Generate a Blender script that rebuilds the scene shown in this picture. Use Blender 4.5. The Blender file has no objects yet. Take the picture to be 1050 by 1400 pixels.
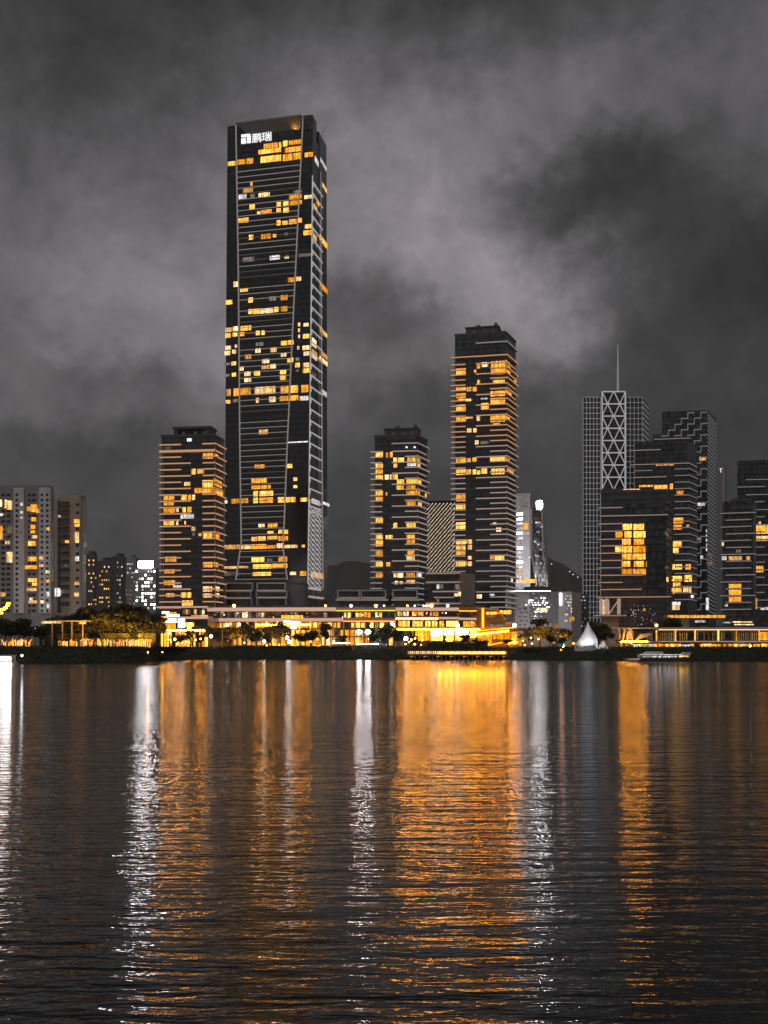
import bpy, math, random
from mathutils import Vector
random.seed(7)
S = bpy.context.scene
COL = S.collection

# ---------------------------------------------------------------- camera, sky, light, exposure
F, CX, YH, CH = 1500.0, 525.0, 888.0, 4.0          # focal length in photo pixels, principal point, horizon, eye height
cam_data = bpy.data.cameras.new('camera')
cam_data.sensor_fit = 'HORIZONTAL'; cam_data.sensor_width = 36.0
cam_data.lens = F/1050*36.0
cam_data.shift_y = (YH-700)/1050
cam_data.clip_start = 0.3; cam_data.clip_end = 20000
cam = bpy.data.objects.new('camera', cam_data); COL.objects.link(cam)
cam.location = (0, 0, CH); cam.rotation_euler = (math.radians(90), 0, 0)
S.camera = cam

S.render.engine = 'CYCLES'
S.cycles.max_bounces = 5; S.cycles.diffuse_bounces = 2; S.cycles.glossy_bounces = 3; S.cycles.transparent_max_bounces = 6
S.cycles.use_denoising = True
S.cycles.sample_clamp_indirect = 0
S.cycles.use_adaptive_sampling = False
S.cycles.caustics_reflective = True
S.view_settings.view_transform = 'Standard'; S.view_settings.look = 'None'
S.view_settings.gamma = 1.0; S.view_settings.exposure = 0.0

SUN_EL, SUN_ROT = math.radians(64), math.radians(205)
w = bpy.data.worlds.new('World'); S.world = w; w.use_nodes = True
nt = w.node_tree; nt.nodes.clear()
def wn(t, **k):
    n = nt.nodes.new(t)
    for a, b in k.items(): setattr(n, a, b)
    return n
def wl(a, b): nt.links.new(a, b)
def wmath(op, a, b=None, c=None, clamp=False):
    n = wn('ShaderNodeMath', operation=op); n.use_clamp = clamp
    for i, v in enumerate((a, b, c)):
        if v is None: continue
        if isinstance(v, (int, float)): n.inputs[i].default_value = v
        else: wl(v, n.inputs[i])
    return n.outputs[0]
tc = wn('ShaderNodeTexCoord')
def wnoise(scale, detail, rough, dist=0.0, vec=None):
    n = wn('ShaderNodeTexNoise'); n.inputs['Scale'].default_value = scale; n.inputs['Detail'].default_value = detail
    n.inputs['Roughness'].default_value = rough; n.inputs['Distortion'].default_value = dist
    wl(vec if vec else tc.outputs['Generated'], n.inputs['Vector']); return n
# drifting cloud edges: the direction is stirred by two noises before the cloud banks are laid out on the sky
st1 = wnoise(5.0, 5, 0.55); st2 = wnoise(17.0, 5, 0.6)
def stirred(noise, amt, vec):
    a = wn('ShaderNodeVectorMath', operation='SUBTRACT'); wl(noise.outputs['Color'], a.inputs[0]); a.inputs[1].default_value = (.5, .5, .5)
    b = wn('ShaderNodeVectorMath', operation='SCALE'); wl(a.outputs[0], b.inputs[0]); b.inputs['Scale'].default_value = amt
    c = wn('ShaderNodeVectorMath', operation='ADD'); wl(vec, c.inputs[0]); wl(b.outputs[0], c.inputs[1]); return c.outputs[0]
st3 = wnoise(42.0, 4, 0.6)
dirv = stirred(st3, 0.042, stirred(st2, 0.075, stirred(st1, 0.10, tc.outputs['Generated'])))
BANKS = [  # azimuth/elevation (as tangents*1500), radii, roll, amount: banks lit from the city below (+) and dark cloud (-)
    (-345, 500, 300, 230, 25, .080), (-300, 420, 190, 130, 0, .060), (35, 600, 250, 200, -35, .085), (170, 510, 170, 110, -20, .065), (130, 750, 400, 130, -15, .040),
    (440, 780, 380, 150, 0, .050), (190, 470, 120, 100, 0, .05), (-420, 680, 260, 120, 20, .02), (240, 420, 70, 60, 0, .04),
    (300, 628, 135, 52, 12, -.130), (360, 590, 120, 50, 0, -.06), (450, 500, 190, 70, -10, -.075), (380, 470, 110, 50, 0, -.04), (5, 462, 110, 42, 0, -.090), (-330, 890, 560, 160, 6, -.100), (60, 920, 500, 90, 0, -.05),
    (430, 320, 340, 130, 0, -.048), (-60, 130, 1200, 180, 0, -.030), (-400, 275, 150, 40, 0, -.050), (-330, 365, 120, 26, -5, -.055),
    (140, 355, 180, 34, 8, -.045), (40, 230, 300, 80, 0, -.02), (-60, 340, 160, 60, 0, .02)]
acc = None
for (ax, ez, rx, rz, roll, amp) in BANKS:
    c = Vector((ax/F, 1, ez/F)).normalized()
    m = wn('ShaderNodeVectorMath', operation='SUBTRACT'); wl(dirv, m.inputs[0]); m.inputs[1].default_value = c
    mp = wn('ShaderNodeVectorRotate', rotation_type='Y_AXIS'); wl(m.outputs[0], mp.inputs['Vector']); mp.inputs['Angle'].default_value = math.radians(roll)
    d = wn('ShaderNodeVectorMath', operation='MULTIPLY'); wl(mp.outputs[0], d.inputs[0]); d.inputs[1].default_value = (F/rx/1.05, 2.2, F/rz/1.05)
    ln = wn('ShaderNodeVectorMath', operation='LENGTH'); wl(d.outputs[0], ln.inputs[0])
    e = wmath('MULTIPLY', wmath('EXPONENT', wmath('MULTIPLY', wmath('MULTIPLY', ln.outputs['Value'], ln.outputs['Value']), -1.0)), amp)
    acc = e if acc is None else wmath('ADD', acc, e)
wisps = wnoise(9.0, 6, 0.6, 0.6); wv = wmath('MULTIPLY_ADD', wisps.outputs['Fac'], 1.15, 0.42)
fine = wnoise(30.0, 6, 0.62, 0.8); wv = wmath('MULTIPLY', wv, wmath('MULTIPLY_ADD', fine.outputs['Fac'], 0.55, 0.725))
lum = wmath('MULTIPLY', wmath('MULTIPLY', wmath('EXPONENT', wmath('MULTIPLY', acc, 9.0)), 0.069), wv)
tint = wn('ShaderNodeMapRange'); wl(lum, tint.inputs['Value']); tint.inputs['From Min'].default_value = .03; tint.inputs['From Max'].default_value = .16
mix = wn('ShaderNodeMix', data_type='RGBA'); wl(tint.outputs['Result'], mix.inputs['Factor'])
mix.inputs[6].default_value = (0.98, 1.0, 1.03, 1); mix.inputs[7].default_value = (1.05, 0.965, 1.03, 1)
bgc = wn('ShaderNodeBackground'); wl(mix.outputs[2], bgc.inputs['Color']); wl(lum, bgc.inputs['Strength'])
sky = wn('ShaderNodeTexSky', sky_type='NISHITA', sun_disc=False); sky.sun_elevation = math.radians(-4); sky.sun_rotation = SUN_ROT
bgs = wn('ShaderNodeBackground'); wl(sky.outputs['Color'], bgs.inputs['Color']); bgs.inputs['Strength'].default_value = 0.05
ad = wn('ShaderNodeAddShader'); wl(bgc.outputs[0], ad.inputs[0]); wl(bgs.outputs[0], ad.inputs[1])
wo = wn('ShaderNodeOutputWorld'); wl(ad.outputs[0], wo.inputs['Surface'])

sd = bpy.data.lights.new('night_glow', 'SUN'); sd.energy = 0.75; sd.angle = math.radians(40); sd.color = (1.0, .93, .88)
so = bpy.data.objects.new('night_glow', sd); COL.objects.link(so)
so.rotation_euler = Vector((math.sin(SUN_ROT)*math.cos(SUN_EL), math.cos(SUN_ROT)*math.cos(SUN_EL), math.sin(SUN_EL))).to_track_quat('Z', 'Y').to_euler()

# ---------------------------------------------------------------- materials
MAT = {}
def newmat(name):
    m = bpy.data.materials.new(name); m.use_nodes = True; MAT[name] = m
    t = m.node_tree; t.nodes.clear()
    return m, t, (lambda ty, **k: _node(t, ty, k)), t.links.new
def _node(t, ty, k):
    n = t.nodes.new(ty)
    for a, b in k.items(): setattr(n, a, b)
    return n
def tmath(N, L, op, a, b=None, c=None):
    n = N('ShaderNodeMath', operation=op)
    for i, v in enumerate((a, b, c)):
        if v is None: continue
        if isinstance(v, (int, float)): n.inputs[i].default_value = v
        else: L(v, n.inputs[i])
    return n.outputs[0]

def plain(name, col, rough=.6, metal=0.0, var=.25, scale=.35, spec=.5):
    m, t, N, L = newmat(name)
    p = N('ShaderNodeBsdfPrincipled'); o = N('ShaderNodeOutputMaterial'); L(p.outputs[0], o.inputs[0])
    g = N('ShaderNodeTexCoord'); n = N('ShaderNodeTexNoise'); n.inputs['Scale'].default_value = scale; n.inputs['Detail'].default_value = 5
    L(g.outputs['Object'], n.inputs['Vector'])
    mx = N('ShaderNodeMix', data_type='RGBA'); L(n.outputs['Fac'], mx.inputs['Factor'])
    mx.inputs[6].default_value = (*[c*(1-var) for c in col], 1); mx.inputs[7].default_value = (*[min(1, c*(1+var)) for c in col], 1)
    L(mx.outputs[2], p.inputs['Base Color']); p.inputs['Roughness'].default_value = rough; p.inputs['Metallic'].default_value = metal
    p.inputs['Specular IOR Level'].default_value = spec
    return m

def curtain(name, col, pane_w=1.5, floor_h=3.4, rough=.12, line=.5, metal=1.0, var=.35):
    """coated curtain-wall glass: panes that each mirror a little differently, dark joints, from UVs in metres"""
    m, t, N, L = newmat(name)
    p = N('ShaderNodeBsdfPrincipled'); o = N('ShaderNodeOutputMaterial'); L(p.outputs[0], o.inputs[0])
    uv = N('ShaderNodeUVMap'); s = N('ShaderNodeSeparateXYZ'); L(uv.outputs[0], s.inputs[0])
    fu = tmath(N, L, 'DIVIDE', s.outputs[0], pane_w); fv = tmath(N, L, 'DIVIDE', s.outputs[1], floor_h)
    c = N('ShaderNodeCombineXYZ'); L(tmath(N, L, 'FLOOR', fu), c.inputs[0]); L(tmath(N, L, 'FLOOR', fv), c.inputs[1])
    wnz = N('ShaderNodeTexWhiteNoise', noise_dimensions='3D'); L(c.outputs[0], wnz.inputs['Vector'])
    jn = tmath(N, L, 'MAXIMUM', tmath(N, L, 'LESS_THAN', tmath(N, L, 'FRACT', fu), .08), tmath(N, L, 'LESS_THAN', tmath(N, L, 'FRACT', fv), .16))
    sp = tmath(N, L, 'GREATER_THAN', tmath(N, L, 'FRACT', fv), .72)
    k = tmath(N, L, 'MULTIPLY_ADD', wnz.outputs['Value'], 2*var, 1-var)
    k = tmath(N, L, 'MULTIPLY', k, tmath(N, L, 'MULTIPLY_ADD', jn, line-1, 1)); k = tmath(N, L, 'MULTIPLY', k, tmath(N, L, 'MULTIPLY_ADD', sp, -.25, 1))
    sc = N('ShaderNodeVectorMath', operation='SCALE'); sc.inputs[0].default_value = col; L(k, sc.inputs['Scale'])
    L(sc.outputs[0], p.inputs['Base Color']); p.inputs['Metallic'].default_value = metal
    L(tmath(N, L, 'MULTIPLY_ADD', wnz.outputs['Value'], .12, rough), p.inputs['Roughness'])
    return m

def glow(name, col, strength, col2=None, kind='flat'):
    """things that give off light or stand in for lit surfaces; kind 'room' shows curtains, mullions and furniture differences inside a lit window"""
    m, t, N, L = newmat(name)
    e = N('ShaderNodeEmission'); o = N('ShaderNodeOutputMaterial'); L(e.outputs[0], o.inputs[0])
    e.inputs['Color'].default_value = (*col, 1); e.inputs['Strength'].default_value = strength
    if kind == 'flat': return m
    oi = N('ShaderNodeObjectInfo'); uv = N('ShaderNodeUVMap'); s = N('ShaderNodeSeparateXYZ'); L(uv.outputs[0], s.inputs[0])
    g = N('ShaderNodeTexCoord')
    def nz(scale, sx, sz, detail=2):
        mp = N('ShaderNodeMapping'); mp.inputs['Scale'].default_value = (sx, sx, sz); L(g.outputs['Object'], mp.inputs['Vector'])
        n = N('ShaderNodeTexNoise'); n.inputs['Scale'].default_value = scale; n.inputs['Detail'].default_value = detail; L(mp.outputs[0], n.inputs['Vector']); return n.outputs['Fac']
    n1 = nz(.33, 1, 1.2); n2 = nz(1.0, 1.0, .10); n3 = nz(.9, 1, 1)
    a = N('ShaderNodeMapRange'); L(n1, a.inputs['Value']); a.inputs['From Min'].default_value = .36; a.inputs['From Max'].default_value = .68
    mx = N('ShaderNodeMix', data_type='RGBA'); L(a.outputs['Result'], mx.inputs['Factor']); mx.inputs[6].default_value = (*col, 1); mx.inputs[7].default_value = (*(col2 or col), 1)
    L(mx.outputs[2], e.inputs['Color']); mx.clamp_factor = True; L(tmath(N, L, 'ADD', a.outputs['Result'], tmath(N, L, 'MULTIPLY_ADD', oi.outputs['Random'], .9, -.45)), mx.inputs['Factor'])
    cur = N('ShaderNodeMapRange'); L(n2, cur.inputs['Value']); cur.inputs['From Min'].default_value = .35; cur.inputs['From Max'].default_value = .6; cur.inputs['To Min'].default_value = .45; cur.inputs['To Max'].default_value = 1.15
    fur = N('ShaderNodeMapRange'); L(n3, fur.inputs['Value']); fur.inputs['From Min'].default_value = .35; fur.inputs['From Max'].default_value = .62; fur.inputs['To Min'].default_value = .6; fur.inputs['To Max'].default_value = 1.25
    mul = tmath(N, L, 'LESS_THAN', tmath(N, L, 'FRACT', tmath(N, L, 'DIVIDE', s.outputs[0], 1.7)), .10)
    k = tmath(N, L, 'MULTIPLY', cur.outputs['Result'], fur.outputs['Result'])
    k = tmath(N, L, 'MULTIPLY', k, tmath(N, L, 'MULTIPLY_ADD', mul, -.75, 1))
    k = tmath(N, L, 'MULTIPLY', k, tmath(N, L, 'MULTIPLY_ADD', oi.outputs['Random'], .8, .6))
    L(tmath(N, L, 'MULTIPLY', k, strength), e.inputs['Strength'])
    return m

plain('concrete', (.30, .29, .28)); plain('pale_cladding', (.46, .42, .40), .6); plain('white_cladding', (.62, .61, .63), .5)
plain('beige_wall', (.44, .34, .25), .75); plain('grey_wall', (.26, .26, .27), .6); plain('dark_metal', (.05, .052, .055), .4, .6)
plain('grey_metal', (.42, .42, .43), .38, .6); plain('steel_line', (.55, .53, .52), .4, .35); plain('white_paint', (.78, .78, .80), .45, 0, .06)
plain('dark_wall', (.09, .092, .097), .5); plain('lawn', (.018, .024, .016), .95, 0, .5, .3, .2); plain('bark', (.06, .045, .03), .9)
plain('stone_pave', (.20, .19, .18), .8, 0, .3, .5); plain('hill_green', (.05, .055, .055), .95, 0, .5, .01, .1); plain('white_membrane', (.74, .73, .76), .6, 0, .08, .5)
plain('hull_white', (.75, .75, .76), .3, 0, .05); plain('orange_wall', (.30, .135, .035), .6)
curtain('tower_glass', (.16, .17, .178), 1.6, 3.62, .10, .6, 1.0, .2)
curtain('dark_glass', (.21, .22, .23), 1.5, 3.3, .14, .6, 1.0, .2)
curtain('black_glass', (.18, .187, .195), 1.5, 3.3, .2)
curtain('shop_glass', (.16, .17, .18), 1.8, 4.0, .15)
curtain('pale_glass', (.50, .50, .53), 1.5, 3.3, .2)
glow('window_warm', (1.0, .335, .012), 1.75, (1.0, .50, .10), 'room')
glow('window_pale', (1.0, .47, .10), 1.35, (1.0, .74, .40), 'room')
glow('window_white', (.95, .88, .86), .95, (1.0, .97, 1.0), 'room')
glow('window_dim', (.70, .48, .30), .32, (.60, .55, .50), 'room')
glow('shop_orange', (1.0, .26, .005), 2.4, (1.0, .38, .03), 'room')
glow('shop_yellow', (1.0, .38, .012), 3.0, (1.0, .55, .12), 'room')
glow('shop_white', (1.0, .93, .92), 6.0, (1.0, 1.0, 1.0), 'room')
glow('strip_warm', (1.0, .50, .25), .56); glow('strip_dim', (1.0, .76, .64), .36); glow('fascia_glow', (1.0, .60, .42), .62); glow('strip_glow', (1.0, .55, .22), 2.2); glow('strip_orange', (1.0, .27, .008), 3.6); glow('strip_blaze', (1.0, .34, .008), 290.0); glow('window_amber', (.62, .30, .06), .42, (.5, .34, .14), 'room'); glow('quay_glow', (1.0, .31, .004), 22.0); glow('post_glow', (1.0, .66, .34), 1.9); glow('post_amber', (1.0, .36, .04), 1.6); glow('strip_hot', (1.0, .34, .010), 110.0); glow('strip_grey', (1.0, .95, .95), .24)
glow('strip_white', (1.0, .97, 1.0), 5.0); glow('lamp_white', (1.0, .97, 1.0), 26.0); glow('lamp_cool', (.96, .97, 1.0), 14.0); glow('lamp_warm', (1.0, .42, .06), 24.0); glow('lamp_orange', (1.0, .32, .02), 24.0); glow('window_bright', (.97, .95, .98), 11.0, (1.0, .98, 1.0), 'room'); glow('shop_blaze', (1.0, .34, .010), 9.0, (1.0, .44, .04), 'room')
glow('sign_white', (1.0, .98, 1.0), 1.15); glow('sign_bright', (1.0, .98, 1.0), 80.0); glow('flood', (1.0, .96, .97), 130.0); glow('lattice_bright', (.97, .93, .97), .40); glow('lattice_dim', (.95, .92, .95), .22)  # lattice glows stand in for light on the grid, bracing and mast
glow('hull_glow', (1.0, .98, 1.0), 5.0); glow('line_glow', (1.0, .88, .78), .22); glow('bracket_light', (1.0, .97, .97), .42); glow('zig_light', (.92, .95, 1.0), .15); glow('diag_light', (1.0, .78, .52), 1.0)  # line_glow: metal seams and floor lines emit in place of light on them

m, t, N, L = newmat('foliage')
p = N('ShaderNodeBsdfPrincipled'); o = N('ShaderNodeOutputMaterial'); L(p.outputs[0], o.inputs[0])
g = N('ShaderNodeTexCoord'); n = N('ShaderNodeTexNoise'); n.inputs['Scale'].default_value = .9; n.inputs['Detail'].default_value = 4; L(g.outputs['Object'], n.inputs['Vector'])
r = N('ShaderNodeValToRGB'); r.color_ramp.elements[0].position = .35; r.color_ramp.elements[0].color = (.018, .026, .012, 1); r.color_ramp.elements[1].position = .7; r.color_ramp.elements[1].color = (.085, .10, .04, 1)
L(n.outputs['Fac'], r.inputs[0]); L(r.outputs[0], p.inputs['Base Color']); p.inputs['Roughness'].default_value = .8; p.inputs['Specular IOR Level'].default_value = .15

m, t, N, L = newmat('water')
p = N('ShaderNodeBsdfPrincipled'); o = N('ShaderNodeOutputMaterial'); L(p.outputs[0], o.inputs[0])
p.inputs['Base Color'].default_value = (.006, .007, .008, 1); p.inputs['IOR'].default_value = 1.333; p.inputs['Roughness'].default_value = .035
g = N('ShaderNodeTexCoord')
def wat(sx, sy, scale, detail, rough, dist, rot=0.0):
    mp = N('ShaderNodeMapping'); mp.inputs['Scale'].default_value = (sx, sy, 1); mp.inputs['Rotation'].default_value = (0, 0, rot); L(g.outputs['Object'], mp.inputs['Vector'])
    n = N('ShaderNodeTexNoise', noise_dimensions='2D'); n.inputs['Scale'].default_value = scale; n.inputs['Detail'].default_value = detail; n.inputs['Roughness'].default_value = rough; n.inputs['Distortion'].default_value = dist
    L(mp.outputs[0], n.inputs['Vector']); return n.outputs['Fac']
b1 = wat(.20, 1.0, 1.5, 2.0, .5, .3, .04); b2 = wat(.28, 1.0, 4.2, 2.5, .55, .4, -.08); b4 = wat(.55, 1.0, 12.0, 1.0, .5, .2, .03); b3 = wat(.05, .08, .6, 2, .5, 0)
patch = N('ShaderNodeMapRange'); L(b3, patch.inputs['Value']); patch.inputs['From Min'].default_value = .35; patch.inputs['From Max'].default_value = .65; patch.inputs['To Min'].default_value = .65; patch.inputs['To Max'].default_value = 1.25
WAVE_LONG, WAVE_SHORT, WAVE_MICRO = .072, .029, .0045
hgt = tmath(N, L, 'ADD', tmath(N, L, 'MULTIPLY_ADD', b1, WAVE_LONG, tmath(N, L, 'MULTIPLY', b4, WAVE_MICRO)), tmath(N, L, 'MULTIPLY', tmath(N, L, 'MULTIPLY', b2, WAVE_SHORT), patch.outputs['Result']))
bp = N('ShaderNodeBump'); bp.inputs['Strength'].default_value = 1.0; bp.inputs['Distance'].default_value = 1.0; bp.inputs['Filter Width'].default_value = .02; L(hgt, bp.inputs['Height']); L(bp.outputs[0], p.inputs['Normal'])

# ---------------------------------------------------------------- mesh helpers
def P(px, py, D): return Vector(((px-CX)/F*D, D, CH+(YH-py)/F*D))
def X(px, D): return (px-CX)/F*D
def Z(py, D): return CH+(YH-py)/F*D
GZ = 5.0

class MB:
    """collects faces for ONE mesh object"""
    def __init__(s): s.v, s.f, s.mi, s.uv = [], [], [], []
    def face(s, pts, mi=0, uv=None):
        i = len(s.v); s.v += [tuple(p) for p in pts]; s.f.append(tuple(range(i, i+len(pts)))); s.mi.append(mi)
        s.uv.append(uv or [(0, 0)]*len(pts))
    def hexa(s, b, t, mi=0, ub=None, ut=None):
        ub = ub or [(0, 0)]*4; ut = ut or [(0, 0)]*4
        s.face([b[3], b[2], b[1], b[0]], mi); s.face(t, mi)
        for i in range(4):
            j = (i+1) % 4
            s.face([b[i], b[j], t[j], t[i]], mi, [ub[i], ub[j], ut[j], ut[i]])
    def box(s, x0, x1, y0, y1, z0, z1, mi=0):
        b = [(x0, y0, z0), (x1, y0, z0), (x1, y1, z0), (x0, y1, z0)]; t = [(x, y, z1) for x, y, _ in b]
        s.hexa(b, t, mi, [(x+y, z0) for x, y, _ in b], [(x+y, z1) for x, y, _ in b])
    def fbox(s, fc, u0, u1, v0, v1, d0, d1, mi=0):
        b = [fc.pt(u0, v0, d1), fc.pt(u1, v0, d1), fc.pt(u1, v0, d0), fc.pt(u0, v0, d0)]
        t = [fc.pt(u0, v1, d1), fc.pt(u1, v1, d1), fc.pt(u1, v1, d0), fc.pt(u0, v1, d0)]
        s.hexa(b, t, mi, [(u0, v0), (u1, v0), (u1, v0), (u0, v0)], [(u0, v1), (u1, v1), (u1, v1), (u0, v1)])
    def prism(s, poly, z0, z1, mi=0, top=None):
        """poly: ground outline, counter-clockwise; top: optional other outline at the top"""
        tp = top or poly; n = len(poly); run = 0
        B = [(x, y, z0) for x, y in poly]; T = [(x, y, z1) for x, y in tp]
        s.face(B[::-1], mi); s.face(T, mi)
        for i in range(n):
            j = (i+1) % n; ln = math.dist(poly[i], poly[j])
            s.face([B[i], B[j], T[j], T[i]], mi, [(run, z0), (run+ln, z0), (run+ln, z1), (run, z1)]); run += ln
    def bar(s, p, q, r, r2=None, n=4, mi=0):
        p, q = Vector(p), Vector(q); r2 = r if r2 is None else r2
        d = (q-p).normalized(); a = d.cross(Vector((0, 1, 0)) if abs(d.y) < .9 else Vector((1, 0, 0))).normalized(); b = d.cross(a)
        R = [[c + (a*math.cos(2*math.pi*(i+.5)/n) + b*math.sin(2*math.pi*(i+.5)/n))*rr for i in range(n)] for c, rr in ((p, r), (q, r2))]
        for i in range(n):
            j = (i+1) % n; s.face([R[0][i], R[0][j], R[1][j], R[1][i]], mi)
        s.face(R[0][::-1], mi); s.face(R[1], mi)
    def ball(s, c, r, rz=None, n=8, m=5, mi=0):
        rz = rz or r; c = Vector(c)
        pt = lambda i, j: c + Vector((r*math.sin(math.pi*i/m)*math.cos(2*math.pi*j/n), r*math.sin(math.pi*i/m)*math.sin(2*math.pi*j/n), rz*math.cos(math.pi*i/m)))
        for i in range(m):
            for j in range(n):
                q = [pt(i, j), pt(i+1, j), pt(i+1, j+1), pt(i, j+1)]
                if i == 0: q = q[:3]
                elif i == m-1: q = [q[0], q[1], q[3]]
                s.face(q, mi)
    def build(s, name, mats, parent=None, smooth=False):
        off = Vector((0, 0, 0))
        if parent is not None:
            r = parent
            while r.parent: r = r.parent
            off = r.location
        me = bpy.data.meshes.new(name); me.from_pydata([tuple(Vector(v)-off) for v in s.v], [], s.f)
        for k in (mats if isinstance(mats, (list, tuple)) else [mats]): me.materials.append(MAT[k])
        me.polygons.foreach_set('material_index', s.mi)
        ul = me.uv_layers.new(name='uv'); ul.data.foreach_set('uv', [c for f in s.uv for q in f for c in q])
        if smooth: me.polygons.foreach_set('use_smooth', [True]*len(s.f))
        me.update()
        o = bpy.data.objects.new(name, me); COL.objects.link(o)
        if parent is not None: o.parent = parent
        return o

class Fc:
    """a flat facade: A lower left corner seen from outside, U along it, V up it"""
    def __init__(s, A, B, top=None):
        s.A = Vector(A); s.U = Vector((B[0]-A[0], B[1]-A[1], 0)); s.W = s.U.length; s.U.normalize()
        v = (Vector(top)-s.A) if top is not None else Vector((0, 0, 1)); v = (v - s.U*v.dot(s.U)); s.V = v.normalized(); s.H = v.length
        s.N = s.U.cross(s.V).normalized()
    def pt(s, u, v, d=0): return s.A + s.U*u + s.V*v + s.N*d
    def hit(s, px, py):
        o = Vector((0, 0, CH)); d = Vector(((px-CX)/F, 1, (YH-py)/F)); t = (s.A-o).dot(s.N)/d.dot(s.N); q = o+d*t-s.A
        return q.dot(s.U), q.dot(s.V)
    def u(s, px, py=700): return s.hit(px, py)[0]
    def v(s, px, py): return s.hit(px, py)[1]
    def rect(s, x0, x1, y0, y1):
        """y0 above y1, in photo pixels; a level rectangle on the facade"""
        ym = (y0+y1)/2; u0, u1 = s.hit(x0, ym)[0], s.hit(x1, ym)[0]; xm = (x0+x1)/2
        return u0, u1, s.hit(xm, y1)[1], s.hit(xm, y0)[1]

class Twist(Fc):
    """a facade whose foot line C-R turns slightly into the head line CT-RT"""
    def __init__(s, C, R, CT, RT):
        s.C, s.CT = Vector(C), Vector(CT); s.U0 = (Vector(R)-s.C); s.U1 = (Vector(RT)-s.CT); s.W = s.U0.length; s.H = s.CT.z-s.C.z
    def at(s, v):
        t = v/s.H; u = (s.U0*(1-t)+s.U1*t); u.z = 0; return s.C.lerp(s.CT, t), u.normalized()
    def pt(s, u, v, d=0):
        A, U = s.at(v); return A+U*u+U.cross(Vector((0, 0, 1)))*d
    def hit(s, px, py):
        o = Vector((0, 0, CH)); d = Vector(((px-CX)/F, 1, (YH-py)/F)); v = s.H/2
        for _ in range(8):
            A, U = s.at(v); n = U.cross(Vector((0, 0, 1))); t = (A-o).dot(n)/d.dot(n); q = o+d*t; v = q.z-s.C.z; u = (q-A).dot(U)
        return u, v
LABELS = []
def thing(name, label, cat, loc=(0, 0, 0), group=None):
    o = bpy.data.objects.new(name, None); o.empty_display_size = 1; COL.objects.link(o); o.location = loc
    return tag(o, label, cat, group)
def tag(o, label, cat, group=None):
    o['label'] = label; o['category'] = cat
    if group: o['group'] = group
    return o
def struct(o, kind='structure'): o['kind'] = kind; return o
def capped(boxes, name, mat, root, cap=98):
    """boxes: (fc,u0,u1,v0,v1,d0,d1); the largest become parts of their own, what is left over is one part"""
    boxes = sorted(boxes, key=lambda b: -(b[2]-b[1])*(b[4]-b[3]))
    for b in boxes[:cap]:
        mb = MB(); mb.fbox(*b[:7]); mb.build(name, b[7] if len(b) > 7 else mat, root)
    if boxes[cap:]:
        mb = MB(); mats = sorted({(b[7] if len(b) > 7 else mat) for b in boxes[cap:]})
        for b in boxes[cap:]: mb.fbox(*b[:7], mats.index(b[7] if len(b) > 7 else mat))
        struct(mb.build(name, mats, root), 'stuff')
KIND = {'b': 'window_warm', 'p': 'window_pale', 'w': 'window_white', 'd': 'window_dim', 'B': 'window_bright'}
def zoomed(lst, ox, oy, sc):
    out = []
    for e in lst:
        x0, x1, y0, y1 = e[:4]; out.append((ox+x0/sc, ox+x1/sc, oy+y0/sc, oy+y1/sc, e[4] if len(e) > 4 else 'b'))
    return out
def windows(fc, lst, d0=-.2, d1=.06):
    return [(fc, *fc.rect(*e[:4]), d0, d1, KIND[e[4]]) for e in lst]

# ---------------------------------------------------------------- water, ground, hills
mb = MB(); mb.face([(-2500, -400, 0), (2500, -400, 0), (2500, 620, 0), (-2500, 620, 0)]); struct(mb.build('water', 'water'))
SHORE = [(-900, 300), (-60, 300), (60, 300), (120, 305), (170, 312), (196, 330), (212, 395), (260, 425), (555, 432), (690, 432), (702, 408), (760, 398), (850, 385), (880, 366), (1050, 362), (2200, 355)]
def shore_d(px):
    for (a, b), (c, d) in zip(SHORE, SHORE[1:]):
        if px <= c: t = max(0, (px-a)/(c-a)); t = t*t*(3-2*t); return b+(d-b)*t
    return SHORE[-1][1]
mb = MB(); rows = []
prof_bank = prof = [(-12, -2.5), (-2, -.35), (0, .02), (2.5, .9), (7, 1.5), (14, 2.7), (22, 4.2), (32, GZ)]
xs = [-900+i*12 for i in range(260)]
for px in xs:
    d0 = shore_d(px)+random.uniform(-1.2, 1.2); row = []
    for k, (s_, z) in enumerate(prof):
        D = d0+s_; row.append((X(px, D), D, z+(random.uniform(-.25, .25) if 1 < k < 7 else 0)))
    x, y, _ = row[-1]; row += [(x, 520, GZ), (X(px, 520)*2.2, 1400, GZ), (X(px, 520)*9, 9000, GZ)]; rows.append(row)
for a, b in zip(rows, rows[1:]):
    for k in range(len(a)-1): mb.face([a[k], b[k], b[k+1], a[k+1]], 0 if k < 7 else 1)
struct(mb.build('ground', ['lawn', 'stone_pave']))
RIDGE = [(-700, 800), (-300, 815), (0, 812), (120, 800), (300, 775), (420, 786), (450, 774), (480, 766), (512, 772), (560, 782), (640, 768), (700, 752), (745, 760), (770, 772), (797, 790), (860, 806), (950, 815), (1300, 800), (1900, 820)]
mb = MB(); prev = None
for (a, ya), (b, yb) in zip(RIDGE, RIDGE[1:]):
    n = max(2, int((b-a)/9))
    for i in range(n):
        t = i/n; px = a+(b-a)*t; y = ya+(yb-ya)*(t*t*(3-2*t))+random.uniform(-1.3, 1.3); D = 2600
        cur = [Vector((X(px, D-700), D-700, GZ-2)), Vector((X(px, D-300), D-300, GZ+(Z(y, D)-GZ)*.55+random.uniform(-6, 6))), Vector((X(px, D), D, Z(y, D))), Vector((X(px, D+700), D+700, GZ-2))]
        if prev:
            for k in range(3): mb.face([prev[k], cur[k], cur[k+1], prev[k+1]])
        prev = cur
struct(mb.build('hills', 'hill_green'))

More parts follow.
